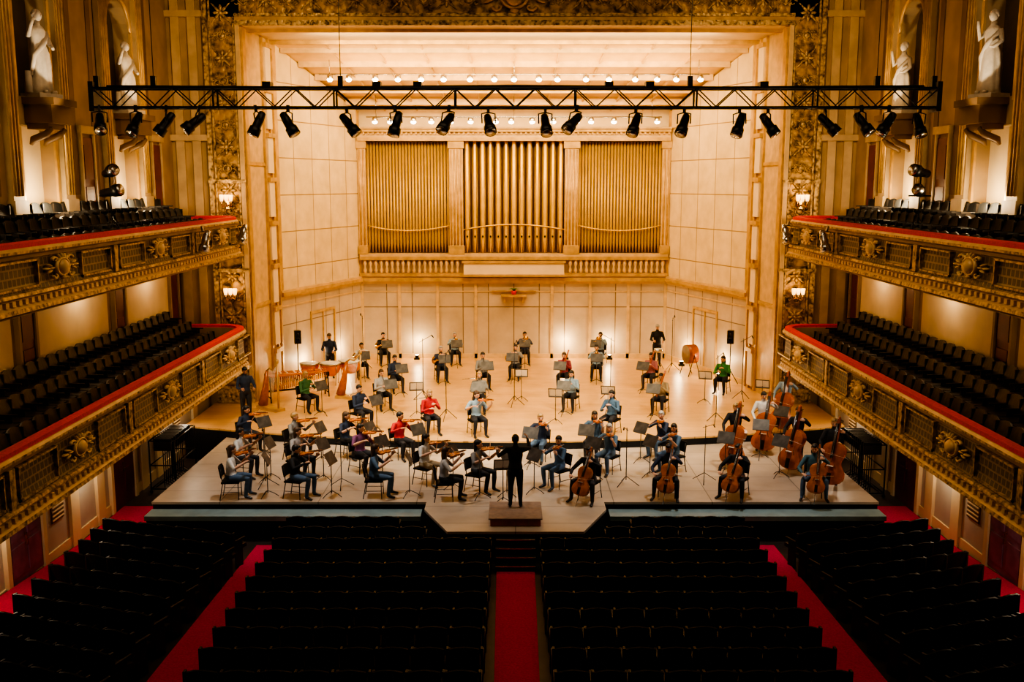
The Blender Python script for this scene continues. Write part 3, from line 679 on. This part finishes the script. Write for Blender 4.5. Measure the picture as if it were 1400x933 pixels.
def figure(name,J,hands,short=False,longhair=False,head_rot=(0,0),jacket=False):
    V={k:Vector(v) for k,v in J.items()}
    b=MB()
    pel=V['pelvis']; ch=V['chest']; nk=V['neck']; hd=V['head']
    b.tube([pel+Vector((0,0,-.09)),pel,pel.lerp(ch,.45),ch,ch.lerp(nk,.6),nk,nk.lerp(hd,.35)],
           [(.13,.10),(.175,.13),(.15,.11),(.18,.12),(.165,.10),(.08,.07),(.055,.055)],0,14,ref=(1,0,0))
    b.tube([nk-Vector((0,0,.03)),hd-Vector((0,0,.04))],[.058,.052],0,10)
    HM=Matrix.Translation(hd)@Matrix.Rotation(head_rot[0],4,'Z')@Matrix.Rotation(head_rot[1],4,'X')
    b.ell((0,0,.01),(.077,.096,.112),0,14,10,HM); b.ell((0,-.028,-.058),(.055,.06,.058),0,12,8,HM)
    b.ell((0,-.1,-.018),(.017,.026,.03),0,8,6,HM)
    for sx in (-1,1): b.ell((sx*.079,.008,-.01),(.014,.024,.034),0,8,6,HM)
    bones=[(pel,ch,.15,1),(ch,nk,.12,1),(nk+Vector((0,0,.02)),hd,.06,0),(hd,hd+Vector((0,0,.05)),.10,0),(pel+Vector((0,0,-.08)),pel+Vector((0,0,-.02)),.17,1 if jacket else 2)]
    for S in 'LR':
        sh,el,wr=V['sh'+S],V['el'+S],V['wr'+S]; hp,kn,an,to=V['hip'+S],V['kn'+S],V['an'+S],V['to'+S]
        b.tube([nk.lerp(sh,.35)+Vector((0,0,-.03)),sh,sh.lerp(el,.5),el,el.lerp(wr,.35),wr.lerp(el,.12),wr],[.06,.068,.058,.047,.046,.033,.03],0,10)
        b.tube([hp+Vector((0,.02,0)),hp.lerp(kn,.3),hp.lerp(kn,.7),kn,kn.lerp(an,.35),kn.lerp(an,.8),an],[.098,.095,.08,.068,.064,.05,.046],0,12)
        heel=an+(an-to).normalized()*.03; heel.z=to.z+.01
        b.tube([heel+Vector((0,0,.03)),heel.lerp(to,.4)+Vector((0,0,.02)),heel.lerp(to,.8)+Vector((0,0,.005)),to],[(.036,.036),(.042,.04),(.045,.03),(.03,.02)],0,8,ref=(1,0,0))
        b.tube([an,heel+Vector((0,0,.03))],[.042,.036],0,8)
        bones+=[(sh,el,.05,1),(el,wr,.04,0 if short else 1),(hp,kn,.08,2),(kn,an+Vector((0,0,.02)),.055,2),(heel,to,.03,3)]
    me=b.mesh('tmp'); o=bpy.data.objects.new('tmp',me); COL.objects.link(o)
    r=o.modifiers.new('r','REMESH'); r.mode='VOXEL'; r.voxel_size=.017
    sm=o.modifiers.new('s','SMOOTH'); sm.factor=.5; sm.iterations=3
    dg=C.evaluated_depsgraph_get(); ev=o.evaluated_get(dg); m2=bpy.data.meshes.new_from_object(ev)
    bpy.data.objects.remove(o)
    out=MB(); vs=[tuple(v.co) for v in m2.vertices]
    def dist(p,a,c):
        ab=c-a; L=ab.length_squared; t=max(0,min(1,(p-a).dot(ab)/L)) if L>0 else 0
        return (p-(a+ab*t)).length
    fl=[];ml=[]
    for p in m2.polygons:
        c=p.center; best=9;lab=1
        for (a,d,rr,l) in bones:
            q=dist(c,a,d)-rr
            if q<best: best=q;lab=l
        fl.append(list(p.vertices)); ml.append(lab)
    out.v=vs; out.f=fl; out.m=ml; out.sm=[True]*len(fl)
    for sx in (-1,1):
        out.ell((sx*.03,-.086,.005),(.014,.01,.008),5,8,5,HM); out.tube([HM@Vector((sx*.045,-.082,.026)),HM@Vector((sx*.016,-.094,.028))],.005,4,5)
    out.ell((0,-.088,-.058),(.024,.01,.008),6,8,5,HM)
    out.ell((0,.022,.035),(.088,.098,.102),4,16,10,HM); out.ell((0,-.045,.082),(.062,.05,.04),4,12,7,HM)
    if longhair: out.loft([[HM@Vector((a*math.cos(t),.05+c*math.sin(t),z)) for t in [2*math.pi*j/12 for j in range(12)]] for z,a,c in ((.06,.07,.05),(-.02,.088,.062),(-.12,.092,.05),(-.22,.07,.035),(-.26,.03,.02))],4)
    for S in 'LR':
        d,nr,cu=hands[S]; hand(out,V['wr'+S],d,nr,1 if S=='L' else -1,cu,0)
    me=out.mesh(name,False)
    for x in (SKIN,SHOE,SHOE,SHOE,HAIRS[0],EYE,LIP): me.materials.append(x)
    return me
SEATED=dict(pelvis=(0,.02,.56),chest=(0,.0,.86),neck=(0,-.01,1.06),head=(0,-.04,1.235),
  shL=(.19,0,1.0),shR=(-.19,0,1.0),hipL=(.09,0,.54),hipR=(-.09,0,.54),knL=(.16,-.43,.53),knR=(-.16,-.43,.53),
  anL=(.17,-.40,.10),anR=(-.17,-.36,.10),toL=(.2,-.58,.03),toR=(-.2,-.54,.03))
STAND=dict(pelvis=(0,0,.98),chest=(0,-.01,1.28),neck=(0,0,1.48),head=(0,-.03,1.65),
  shL=(.19,0,1.42),shR=(-.19,0,1.42),hipL=(.09,0,.93),hipR=(-.09,0,.93),knL=(.11,-.02,.50),knR=(-.11,-.02,.50),
  anL=(.12,.02,.10),anR=(-.12,.02,.10),toL=(.15,-.16,.03),toR=(-.15,-.16,.03))
def P(base,**k): d=dict(base); d.update(k); return d
FIG={}
FIG['violin']=[figure('fig_violin%d'%i,P(SEATED,elL=(.29,-.2,.80),wrL=(.34,-.42,1.0),elR=(-.37,-.14,.84),wrR=(-.22,-.40,.98)),
   {'L':((.1,-.6,.7),(-1,-.2,0),.9),'R':((.8,-.5,.1),(0,0,-1),.7)},short=(i==1),longhair=(i==1),head_rot=(.45,.1)) for i in range(2)]
FIG['cello']=[figure('fig_cello%d'%i,P(SEATED,knL=(.27,-.40,.52),knR=(-.27,-.40,.52),anL=(.29,-.42,.10),anR=(-.29,-.42,.10),toL=(.34,-.59,.03),toR=(-.34,-.59,.03),
   elL=(.34,-.16,.92),wrL=(.20,-.29,1.06),elR=(-.38,-.2,.76),wrR=(-.30,-.46,.70)),
   {'L':((-.8,-.1,.1),(0,.6,-.4),.9),'R':((.5,-.8,-.1),(0,0,-1),.7)},longhair=(i==1),head_rot=(-.2,.15)) for i in range(2)]
FIG['bass']=[figure('fig_bass',P(STAND,elL=(.40,-.12,1.34),wrL=(.32,-.30,1.50),elR=(-.30,-.16,1.16),wrR=(-.20,-.42,1.02)),
   {'L':((-.9,-.2,.2),(0,.7,-.4),.9),'R':((.6,-.7,-.3),(0,0,-1),.7)},head_rot=(.3,.2))]
FIG['wind']=[figure('fig_wind%d'%i,P(SEATED,elL=(.28,-.14,.76),wrL=(.09,-.30,.96),elR=(-.28,-.16,.72),wrR=(-.09,-.38,.84)),
   {'L':((-.7,-.5,.2),(-.3,.3,-1),.8),'R':((.7,-.4,.1),(.3,.3,-1),.8)},longhair=(i==1),head_rot=(0,.15)) for i in range(2)]
FIG['brass']=[figure('fig_brass',P(SEATED,elL=(.30,-.18,.86),wrL=(.09,-.34,1.08),elR=(-.30,-.20,.86),wrR=(-.09,-.38,1.08)),
   {'L':((-.7,-.5,.3),(-.4,0,-1),.9),'R':((.7,-.4,.3),(.4,0,-1),.9)})]
FIG['perc']=[figure('fig_perc',P(STAND,elL=(.28,-.12,1.14),wrL=(.2,-.36,1.12),elR=(-.28,-.12,1.14),wrR=(-.2,-.36,1.14)),
   {'L':((-.2,-1,-.1),(-.8,0,-.6),1.0),'R':((.2,-1,-.1),(.8,0,-.6),1.0)},head_rot=(0,.35))]
FIG['conductor']=[figure('fig_conductor',P(STAND,elL=(.40,-.14,1.22),wrL=(.44,-.38,1.30),elR=(-.34,-.20,1.40),wrR=(-.28,-.40,1.60)),
   {'L':((.1,-.9,.3),(0,0,-1),.5),'R':((.2,-.6,.6),(.6,0,-.6),.9)},jacket=True)]
WT=[(0,.04),(.015,.22),(.06,.38),(.13,.47),(.2,.5),(.3,.48),(.4,.38),(.47,.31),(.53,.29),(.59,.31),(.66,.37),(.75,.41),(.84,.41),(.92,.33),(.975,.18),(1,.05)]
def strings(name,A,B,nrm,Lb,W,Tk,endpin,mats,bow=None,big=False):
    b=MB(); A=Vector(A);B=Vector(B); y=(B-A).normalized(); z=Vector(nrm); z=(z-y*z.dot(y)).normalized(); x=y.cross(z)
    M=Matrix.Translation(A)@Matrix((x,y,z)).transposed().to_4x4()
    L=(B-A).length
    rings=[]
    for t,w in WT:
        w=w*W; yy=endpin+t*Lb; dm=Tk*.22*(w/(W*.5))
        rings.append([Vector((-w,yy,-Tk/2)),Vector((-w*.5,yy,-Tk/2-dm*.7)),Vector((0,yy,-Tk/2-dm)),Vector((w*.5,yy,-Tk/2-dm*.7)),Vector((w,yy,-Tk/2)),Vector((w,yy,Tk/2)),Vector((w*.5,yy,Tk/2+dm*.7)),Vector((0,yy,Tk/2+dm)),Vector((-w*.5,yy,Tk/2+dm*.7)),Vector((-w,yy,Tk/2))])
    b.loft(rings,0,False,M)
    nw=W*.065; tz=Tk*.5+Tk*.3
    b.box(-nw,nw,endpin+Lb*.97,L-.12*Lb,Tk*.1,tz,0,M)
    b.box(-nw*.9,nw*.9,endpin+Lb*.62,L-.14*Lb,tz,tz+W*.04,1,M)
    b.box(-nw*1.2,nw*1.2,endpin+Lb*.03,endpin+Lb*.27,Tk*.6,Tk*.6+W*.05,1,M)
    b.box(-W*.11,W*.11,endpin+Lb*.43,endpin+Lb*.445,Tk*.6,Tk*.6+W*.17,2,M)
    b.torus((0,0,0),W*.055,W*.035,0,10,6,M=M@Matrix.Translation((0,L-.03*Lb,tz*.6))@Matrix.Rotation(rad(90),4,'Y'))
    b.box(-nw*.8,nw*.8,L-.14*Lb,L-.03*Lb,tz*.4,tz*.9,0,M)
    for k in (-1,1):
        for q in (.07,.1): b.tube([M@Vector((0,L-q*Lb,tz*.6)),M@Vector((k*W*.16,L-q*Lb,tz*.6))],W*.014,1,5)
        b.tube([M@Vector((k*W*.2,endpin+Lb*.38,Tk*.66)),M@Vector((k*W*.17,endpin+Lb*.44,Tk*.70)),M@Vector((k*W*.13,endpin+Lb*.51,Tk*.68))],W*.012,1,5)
        b.tube([M@Vector((k*W*.025,endpin+Lb*.2,Tk*.75+W*.03)),M@Vector((k*W*.03,endpin+Lb*.44,Tk*.6+W*.18)),M@Vector((k*W*.02,L-.14*Lb,tz+W*.06))],.0015 if not big else .003,3,4)
    if endpin: b.tube([A,M@Vector((0,endpin+.02,0))],.008,3,6)
    if bow:
        p0,p1=Vector(bow[0]),Vector(bow[1]); b.tube([p0,p0.lerp(p1,.5)+Vector((0,0,.008)),p1],[.006,.005,.004],0,5)
        off=(p1-p0).cross(Vector((0,1,0))).normalized()*.02
        if off.z>0: off=-off
        b.tube([p0+off,p1+off],.003,2,4); b.box(-.012,.012,-.01,.01,-.01,.01,1,Matrix.Translation(p0+off*.6))
    me=b.mesh(name)
    for m in mats: me.materials.append(m)
    return me
INS={}
INS['violin']=strings('violin',(.05,-.09,1.10),(.37,-.56,1.14),(-.15,0,1),.36,.21,.04,0,[VARN,EBONY,PAPER,CHROME],((-.16,-.46,.98),(.36,-.19,1.24)))
INS['cello']=strings('cello',(-.02,-.72,.0),(.11,-.06,1.34),(0,-1,.35),.75,.44,.12,.28,[VARN,EBONY,PAPER,CHROME],((-.22,-.56,.68),(.42,-.62,.74)),True)
INS['bass']=strings('double_bass',(.02,-.52,.0),(.20,-.20,1.86),(-.1,-1,.2),1.12,.68,.19,.14,[VARNB,EBONY,PAPER,CHROME],((-.14,-.50,.98),(.46,-.64,.94)),True)
def wind(name,kind):
    b=MB()
    if kind=='clarinet':
        b.tube([(0,-.135,1.155),(0,-.20,1.06),(0,-.44,.72),(0,-.47,.68),(0,-.485,.66)],[.006,.013,.014,.02,.032],0,8)
        for i in range(6): b.ell((.0,-.25-.03*i,1.02-.0425*i),(.012,.012,.01),1,6,4)
    elif kind=='flute':
        b.tube([(.06,-.145,1.17),(-.55,-.18,1.12)],.011,1,8)
        for i in range(7): b.ell((-.15-.05*i,-.16,1.17-.004*i),(.012,.012,.008),1,6,4)
    elif kind=='bassoon':
        b.tube([(.22,-.3,1.5),(.12,-.28,1.2),(-.12,-.2,.5),(-.15,-.2,.42)],[.03,.025,.03,.035],0,8); b.tube([(.12,-.28,1.2),(.03,-.22,1.2),(0,-.14,1.16)],.006,1,5)
    elif kind=='trumpet':
        b.tube([(0,-.14,1.165),(0,-.45,1.15),(0,-.56,1.15),(0,-.62,1.15),(0,-.65,1.15)],[.008,.008,.014,.03,.062],0,10)
        b.tube([(0,-.25,1.16),(0,-.20,1.13),(0,-.23,1.10),(0,-.48,1.09),(0,-.51,1.12),(0,-.46,1.15)],.008,0,6)
        for i in range(3): b.tube([(0,-.32-.03*i,1.2),(0,-.32-.03*i,1.06)],.011,0,6)
    elif kind=='horn':
        b.torus((0,0,0),.13,.012,0,20,6,M=Matrix.Translation((-.08,-.26,.98))@Matrix.Rotation(rad(80),4,'Y'))
        b.torus((0,0,0),.09,.012,0,18,6,M=Matrix.Translation((-.06,-.26,.98))@Matrix.Rotation(rad(80),4,'Y'))
        b.tube([(0,-.14,1.16),(-.04,-.24,1.12),(-.08,-.30,1.10)],.007,0,6)
        b.tube([(-.08,-.36,.92),(-.12,-.30,.86),(-.2,-.2,.84),(-.27,-.12,.84)],[.015,.025,.06,.15],0,12)
    elif kind=='trombone':
        b.tube([(0,-.14,1.165),(0,-.95,1.10)],.008,0,6); b.tube([(0.0,-.95,1.10),(-.04,-.99,1.09),(-.08,-.95,1.10),(-.08,-.3,1.14)],.008,0,6)
        b.tube([(.05,-.0,1.2),(.05,-.3,1.2),(.05,-.55,1.18),(.05,-.62,1.18)],[.008,.012,.04,.1],0,10); b.tube([(0,-.2,1.165),(.05,-.2,1.19)],.006,0,5)
    me=b.mesh(name)
    for m in ((EBONY,CHROME) if kind=='clarinet' else (CHROME,CHROME) if kind=='flute' else (WOODR,CHROME) if kind=='bassoon' else (BRASS,CHROME)): me.materials.append(m)
    return me
for k in ('clarinet','flute','bassoon','trumpet','horn','trombone'): INS[k]=wind(k,k)
b=MB()
b.box(-.22,.22,-.22,.22,.42,.465,0)
b.loft([[Vector((x,.20+.03*(1-(x/.21)**2)+y,z)) for x in (-.21,-.1,0,.1,.21)]+[Vector((x,.225+.03*(1-(x/.21)**2)+y,z)) for x in (.21,.1,0,-.1,-.21)] for z,y in ((.56,0),(.84,.05))],0,False)
for sx in (-1,1):
    b.tube([(sx*.21,-.20,0),(sx*.20,-.19,.43)],.012,1,6); b.tube([(sx*.22,.26,0),(sx*.20,.18,.43),(sx*.19,.235,.8)],.012,1,6); b.tube([(sx*.205,-.19,.2),(sx*.21,.2,.2)],.008,1,5)
CH=b.mesh('orchestra_chair'); CH.materials.append(SEATL); CH.materials.append(METAL)
b=MB()
for i in range(3):
    a=i*2.094+.5; b.tube([(0,0,.16),(.16*math.cos(a),.16*math.sin(a),.09),(.27*math.cos(a),.27*math.sin(a),.012)],.011,0,5)
b.tube([(0,0,.1),(0,0,.92)],.012,0,6)
Md=Matrix.Translation((0,.0,1.0))@Matrix.Rotation(rad(-30),4,'X')
b.box(-.23,.23,-.006,.006,-.15,.17,0,Md); b.box(-.23,.23,-.006,.05,-.16,-.145,0,Md)
b.box(-.20,-.005,.007,.011,-.14,.14,1,Md); b.box(.005,.20,.007,.011,-.14,.14,1,Md)
SD=b.mesh('music_stand'); SD.materials.append(STANDM); SD.materials.append(PAPER)
shirtmats={}
def shirt(c):
    if c not in shirtmats: shirtmats[c]=M_noise('fabric_%d'%len(shirtmats),c,.12,12,.8,0,.1)
    return shirtmats[c]
BLU=(.07,.13,.21);NAVY=(.02,.033,.07);WHT=(.55,.55,.54);LBL=(.22,.31,.40);BLK=(.012,.012,.014);RED=(.42,.02,.025);PRP=(.17,.06,.15);GRN=(.05,.26,.07);GRY=(.19,.185,.18);MAR=(.2,.03,.05);TEAL=(.05,.12,.15);PNK=(.33,.12,.13);STR=(.34,.33,.33)
JEAN=(.07,.12,.20);DKP=(.02,.02,.025);KHK=(.3,.23,.14);DGRN=(.04,.13,.05)
FOC=Vector((0,23.6))
PEOPLE=[];STANDS=[]
def musician(kind,x,y,c,pants=JEAN,ins=None,yaw=None,var=None,hair=None,stand=True):
    z=ZM if y>yedge(x) else ZE
    d=FOC-Vector((x,y))
    if yaw is None: yaw=math.atan2(d.x,-d.y)+R.uniform(-.2,.2)
    L=FIG[kind]; me=L[R.randrange(len(L)) if var is None else var]
    nm={'violin':'violinist','cello':'cellist','bass':'double_bassist','wind':'woodwind_player','brass':'brass_player','perc':'percussionist','conductor':'conductor'}[kind]
    if kind=='conductor': z=ZE+.2
    o=place(me,nm,(x,y,z),yaw)
    mats=[SKIN if R.random()<.85 else SKIN2,shirt(c),shirt(pants),SHOE,HAIRS[R.choice((0,0,1,1,2,3)) if hair is None else hair],EYE,LIP]
    for i,m in enumerate(mats): o.material_slots[i].link='OBJECT'; o.material_slots[i].material=m
    i_=ins or {'violin':'violin','cello':'cello','bass':'bass'}.get(kind)
    if i_: place(INS[i_],{'bass':'double_bass','horn':'french_horn'}.get(i_,i_),(x,y,z),yaw)
    if kind in('violin','cello','wind','brass'): place(CH,'orchestra_chair',(x,y,z),yaw)
    PEOPLE.append((x,y))
    if stand and kind!='conductor': STANDS.append((kind,x,y,yaw))
V='violin'
for a in ((V,-7.1,23.85,WHT,JEAN),(V,-7.37,25.6,WHT,DKP),(V,-7.9,28.3,NAVY,DKP),(V,-5.5,23.9,BLK,JEAN),(V,-5.85,25.7,STR,DKP),(V,-6.3,27.4,GRY,DKP),
          (V,-3.54,23.95,BLU,JEAN),(V,-4.22,26.1,PRP,DKP),(V,-4.85,27.5,NAVY,DKP),(V,-3.3,27.5,RED,DKP),(V,-2.36,25.0,WHT,KHK),(V,-1.76,23.7,STR,DKP),(V,-.98,24.4,GRY,DKP),
          (V,-1.16,29.2,LBL,DKP),(V,.74,27.3,NAVY,JEAN),(V,1.15,24.8,BLU,JEAN),(V,2.58,26.1,BLU,JEAN),(V,2.3,27.6,BLU,DKP),(V,4.34,26.1,BLU,JEAN),(V,4.22,27.6,NAVY,JEAN)):
    musician(*a)
for a in (('cello',1.85,23.75,BLK,DKP),('cello',3.85,24.0,NAVY,DKP),('cello',5.6,24.0,BLK,DKP),('cello',7.5,24.0,TEAL,JEAN)): musician(*a,yaw=R.uniform(-.7,-.2))
for a in (('bass',6.15,26.8,BLK,DKP),('bass',7.3,28.3,WHT,DKP),('bass',7.75,26.3,BLK,DKP),('bass',8.3,25.0,BLK,DKP),('bass',8.4,29.9,LBL,DKP)): musician(*a,yaw=R.uniform(-.9,-.3))
W='wind'
for x,y,c,i in ((-4.86,30.1,NAVY,'flute'),(-2.6,29.4,RED,'flute'),(2.95,29.3,BLU,'clarinet'),(4.85,32.0,KHK,'bassoon'),(1.92,32.5,LBL,'clarinet'),(-4.5,32.7,STR,'clarinet'),(-1.17,32.3,GRY,'flute'),(-4.37,35.5,NAVY,'clarinet'),(-1.17,36.1,GRY,'clarinet'),(1.86,36.1,MAR,'bassoon'),(5.08,36.0,PNK,'bassoon'),(-6.98,32.3,DGRN,'flute')):
    musician(W,x,y,c,DKP,i)
for x,y,c,i in ((-2.83,37.5,NAVY,'horn'),(.06,37.9,GRY,'horn'),(3.2,37.8,LBL,'trumpet'),(-6.0,38.3,WHT,'horn'),(-2.5,41.1,LBL,'trumpet'),(.46,41.2,NAVY,'trombone'),(3.65,41.1,LBL,'trombone'),(-5.5,41.0,BLK,'horn')):
    musician('brass',x,y,c,DKP,i)
musician('perc',5.95,40.5,BLK,DKP,None,0.,stand=False); musician('perc',-7.2,38.0,NAVY,DKP,None,.1,stand=False); musician('wind',7.6,35.3,GRN,DKP,'clarinet',-.5,stand=False)
musician('perc',-8.6,30.9,NAVY,DKP,None,.5,stand=False)
musician('conductor',0,22.5,BLK,BLK,None,math.pi,hair=0)
placed=[]
for kind,x,y,yaw in STANDS:
    f=Vector((math.sin(yaw),-math.cos(yaw))); sd=Vector((f.y,-f.x))
    for dd,off in ((.95 if kind in('cello','bass') else .88,.25 if kind=='cello' else 0),(.85,.25),(.85,-.25),(1.0,.35),(1.0,-.35)):
        q=Vector((x,y))+f*dd+sd*off
        if not((q.y>23.8 and abs(q.x)<8.7) or (abs(q.x)<1.6 and q.y>23.2)): continue
        if abs(q.y-yedge(q.x))<.3: continue
        if any((q-Vector(p)).length<.62 for p in PEOPLE) or any((q-p).length<.5 for p in placed): continue
        place(SD,'music_stand',(q.x,q.y,ZM if q.y>yedge(q.x) else ZE),yaw); placed.append(q); break
place(SD,'music_stand',(-.3,23.4,ZE),math.pi+.1)
# timpani
b=MB()
for i,(x,y,r) in enumerate(((-.75,.1,.36),(0,-.15,.4),(.8,.1,.44))):
    b.lathe([(.06,.32),(r*.5,.36),(r*.85,.52),(r,.74),(r,.80)],(x,y,0),0,20); b.lathe([(r+.02,.79),(r+.02,.84),(r-.01,.84)],(x,y,0),1,20); b.lathe([(r-.02,.835),(r-.02,.845)],(x,y,0),2,20)
    for k in range(4):
        a=k*math.pi/2+.4; b.tube([(x+r*math.cos(a),y+r*math.sin(a),.8),(x+r*.9*math.cos(a),y+r*.9*math.sin(a),.4),(x+r*.8*math.cos(a),y+r*.8*math.sin(a),0)],.014,1,5)
me=b.mesh('timpani'); [me.materials.append(m) for m in (COPPER,CHROME,PAPER)]
place(me,'timpani',(-7.0,36.9,ZM),.35)
b=MB()
for i in range(30):
    x=-1+2*i/29; L=.44-.24*i/29; b.box(x-.028,x+.028,-.05-L,-.05,.9,.92,0); b.tube([(x,-.05-L/2,.86),(x,-.05-L/2,.86-.55+.4*i/29)],.024,1,8)
    if i%7 not in (2,6): b.box(x+.034-.026,x+.034+.026,-.03,-.03+L*.9,.93,.95,0)
b.box(-1.08,-1.02,-.5,.4,.75,.9,2); b.box(1.02,1.08,-.3,.25,.75,.9,2); b.box(-1.05,1.05,-.04,.0,.3,.36,2)
for x,ya,yb in ((-1.05,-.48,.38),(1.05,-.28,.23)):
    b.tube([(x,ya,0),(x,ya+.08,.8)],.025,2,6); b.tube([(x,yb,0),(x,yb-.08,.8)],.025,2,6); b.tube([(x,ya,.15),(x,yb,.15)],.02,2,6)
me=b.mesh('marimba'); [me.materials.append(m) for m in (M_noise('rosewood_orange',(.5,.14,.03),.2,6,.35),BRASS,METAL)]
place(me,'marimba',(-7.7,34.4,ZM),.45)
b=MB()
b.tube([(0,.30,.12),(0,.14,.7),(0,.02,1.32)],[.17,.11,.05],0,10,ref=(1,0,0))
b.tube([(0,-.52,.1),(0,-.54,1.66)],[.035,.03],1,10); b.ell((0,-.54,1.70),(.06,.06,.09),1,10,6)
b.tube([(0,.02,1.32),(0,-.12,1.42),(0,-.28,1.38),(0,-.42,1.52),(0,-.54,1.66)],[.035,.03,.03,.03,.03],1,8,ref=(1,0,0))
b.box(-.2,.2,-.62,.42,0,.1,1)
for i in range(22):
    t=i/21; y=-.46+.50*t; zt=1.52-.16*math.sin(t*2.2); zb=.18+ (1.1*t)
    b.tube([(0,y,zt),(0,y+.24*(1-t)+.02,zb)],.0035,2,4)
me=b.mesh('concert_harp'); [me.materials.append(m) for m in (VARN,GOLD_S,PAPER)]
place(me,'concert_harp',(-5.9,34.3,ZM),1.2); place(me,'concert_harp',(-8.3,32.6,ZM),.9)
b=MB(); Mq=Matrix.Translation((0,0,.85))@Matrix.Rotation(rad(90),4,'X')
b.lathe([(.36,-.2),(.38,-.2),(.38,.2),(.36,.2)],(0,0,0),0,24,Mq); b.lathe([(.365,-.205),(.365,.205)],(0,0,0),1,24,Mq)
for sx in (-1,1): b.tube([(sx*.38,-.25,0),(sx*.38,0,.85),(sx*.38,.25,0)],.018,2,6)
me=b.mesh('bass_drum'); [me.materials.append(m) for m in (WOODR,M_noise('drum_skin',(.3,.22,.14),.1,4,.5),METAL)]
place(me,'bass_drum',(7.0,38.6,ZM),-1.3)
b=MB(); b.lathe([(.18,.72),(.18,.86)],(0,0,0),0,16); b.lathe([(.175,.855),(.175,.865)],(0,0,0),1,16)
for i in range(3):
    a=i*2.094; b.tube([(.1*math.cos(a),.1*math.sin(a),.72),(0,0,.45),(.24*math.cos(a),.24*math.sin(a),.01)],.01,2,5)
me=b.mesh('snare_drum'); [me.materials.append(m) for m in (CHROME,PAPER,METAL)]
place(me,'snare_drum',(5.9,39.8,ZM))
b=MB()
for i in range(3):
    a=i*2.094; b.tube([(0,0,.55),(.32*math.cos(a),.32*math.sin(a),.012)],.014,0,6)
b.tube([(0,0,.3),(0,0,1.55)],.018,0,6); b.prism([(-.12,-.12),(.12,-.12),(.1,.12),(-.1,.12)],1.55,2.05,0)
b.lathe([(.09,0),(.09,.01),(.03,-.01)],(0,0,0),1,14,Matrix.Translation((0,-.12,1.7))@Matrix.Rotation(rad(90),4,'X')); b.lathe([(.04,0),(.04,.01)],(0,0,0),1,10,Matrix.Translation((0,-.12,1.92))@Matrix.Rotation(rad(90),4,'X'))
me=b.mesh('loudspeaker_on_stand'); me.materials.append(METAL); me.materials.append(EBONY)
place(me,'loudspeaker_on_stand',(-8.2,36.9,ZM),.4); place(me,'loudspeaker_on_stand',(8.2,36.9,ZM),-.4)
b=MB()
for i in range(3):
    a=i*2.094; b.tube([(0,0,.35),(.35*math.cos(a),.35*math.sin(a),.012)],.011,0,5)
b.tube([(0,0,.2),(0,0,2.2)],.012,0,6); b.tube([(0,.15,2.05),(0,-.4,2.35)],.009,0,5); b.tube([(0,-.4,2.35),(0,-.48,2.27)],.018,0,6)
me=b.mesh('microphone_stand'); me.materials.append(METAL)
for x,y,r in ((-6.2,40.0,0),(6.4,39.4,0),(0,33.1,.2),(-3.2,34,1),(3.4,34.2,-1),(8.0,34.0,.5),(-2.2,31.1,.3),(6.4,30.6,.2)): place(me,'microphone_stand',(x,y,ZM),r)
for x,y,r in ((5.0,25.2,.3),(-6.5,24.8,.2),(2.9,24.9,-.3),(-4.5,24.7,.6)): place(me,'microphone_stand',(x,y,ZE),r).scale=(1,1,.7)
for x,y,r in ((.25,33.9,3.1),(3.0,31.0,2.9),(-3.2,31.6,3.3),(6.6,33.5,2.8),(1.3,30.6,3),(8.2,32.0,2.8)): place(SD,'music_stand',(x,y,ZM),r)
b=MB()
for x in (-.35,.35):
    for y in (-.9,.9): b.tube([(x,y,.08),(x,y,1.5)],.022,0,6); b.ell((x,y,.05),(.05,.05,.05),0,8,5)
for z in (.12,.8,1.5):
    for x in (-.35,.35): b.tube([(x,-.9,z),(x,.9,z)],.018,0,6)
    for y in (-.9,.9): b.tube([(-.35,y,z),(.35,y,z)],.018,0,6)
for i in range(11):
    y=-.8+.16*i; b.tube([(0,y,.14),(0,y,1.35)],.014,0,5); b.box(-.25,.25,y-.02,y+.02,1.2,1.55,0)
    b.tube([(-.25,y,.14),(0,y,.3),(.25,y,.14)],.012,0,5)
me=b.mesh('music_stand_cart'); me.materials.append(METAL)
place(me,'music_stand_cart',(-9.85,27.6,0)); place(me,'music_stand_cart',(9.85,27.2,0))
# ------------------------------------------------------------------ world & camera
w=bpy.data.worlds.new('World'); C.scene.world=w; w.use_nodes=True
w.node_tree.nodes['Background'].inputs[0].default_value=(1,.75,.5,1); w.node_tree.nodes['Background'].inputs[1].default_value=.05
cam=bpy.data.cameras.new('camera'); co=bpy.data.objects.new('camera',cam); COL.objects.link(co)
co.location=(-.08,0,CAMZ); co.rotation_euler=(rad(90-9.09),0,0); cam.lens=34.71; cam.sensor_width=36; cam.clip_end=200
C.scene.camera=co
C.scene.view_settings.view_transform='AgX'
try: C.scene.view_settings.look='AgX - High Contrast'
except Exception: pass
C.scene.view_settings.exposure=.12
print('faces',sum(len(o.data.polygons) for o in bpy.data.objects if o.type=='MESH'))
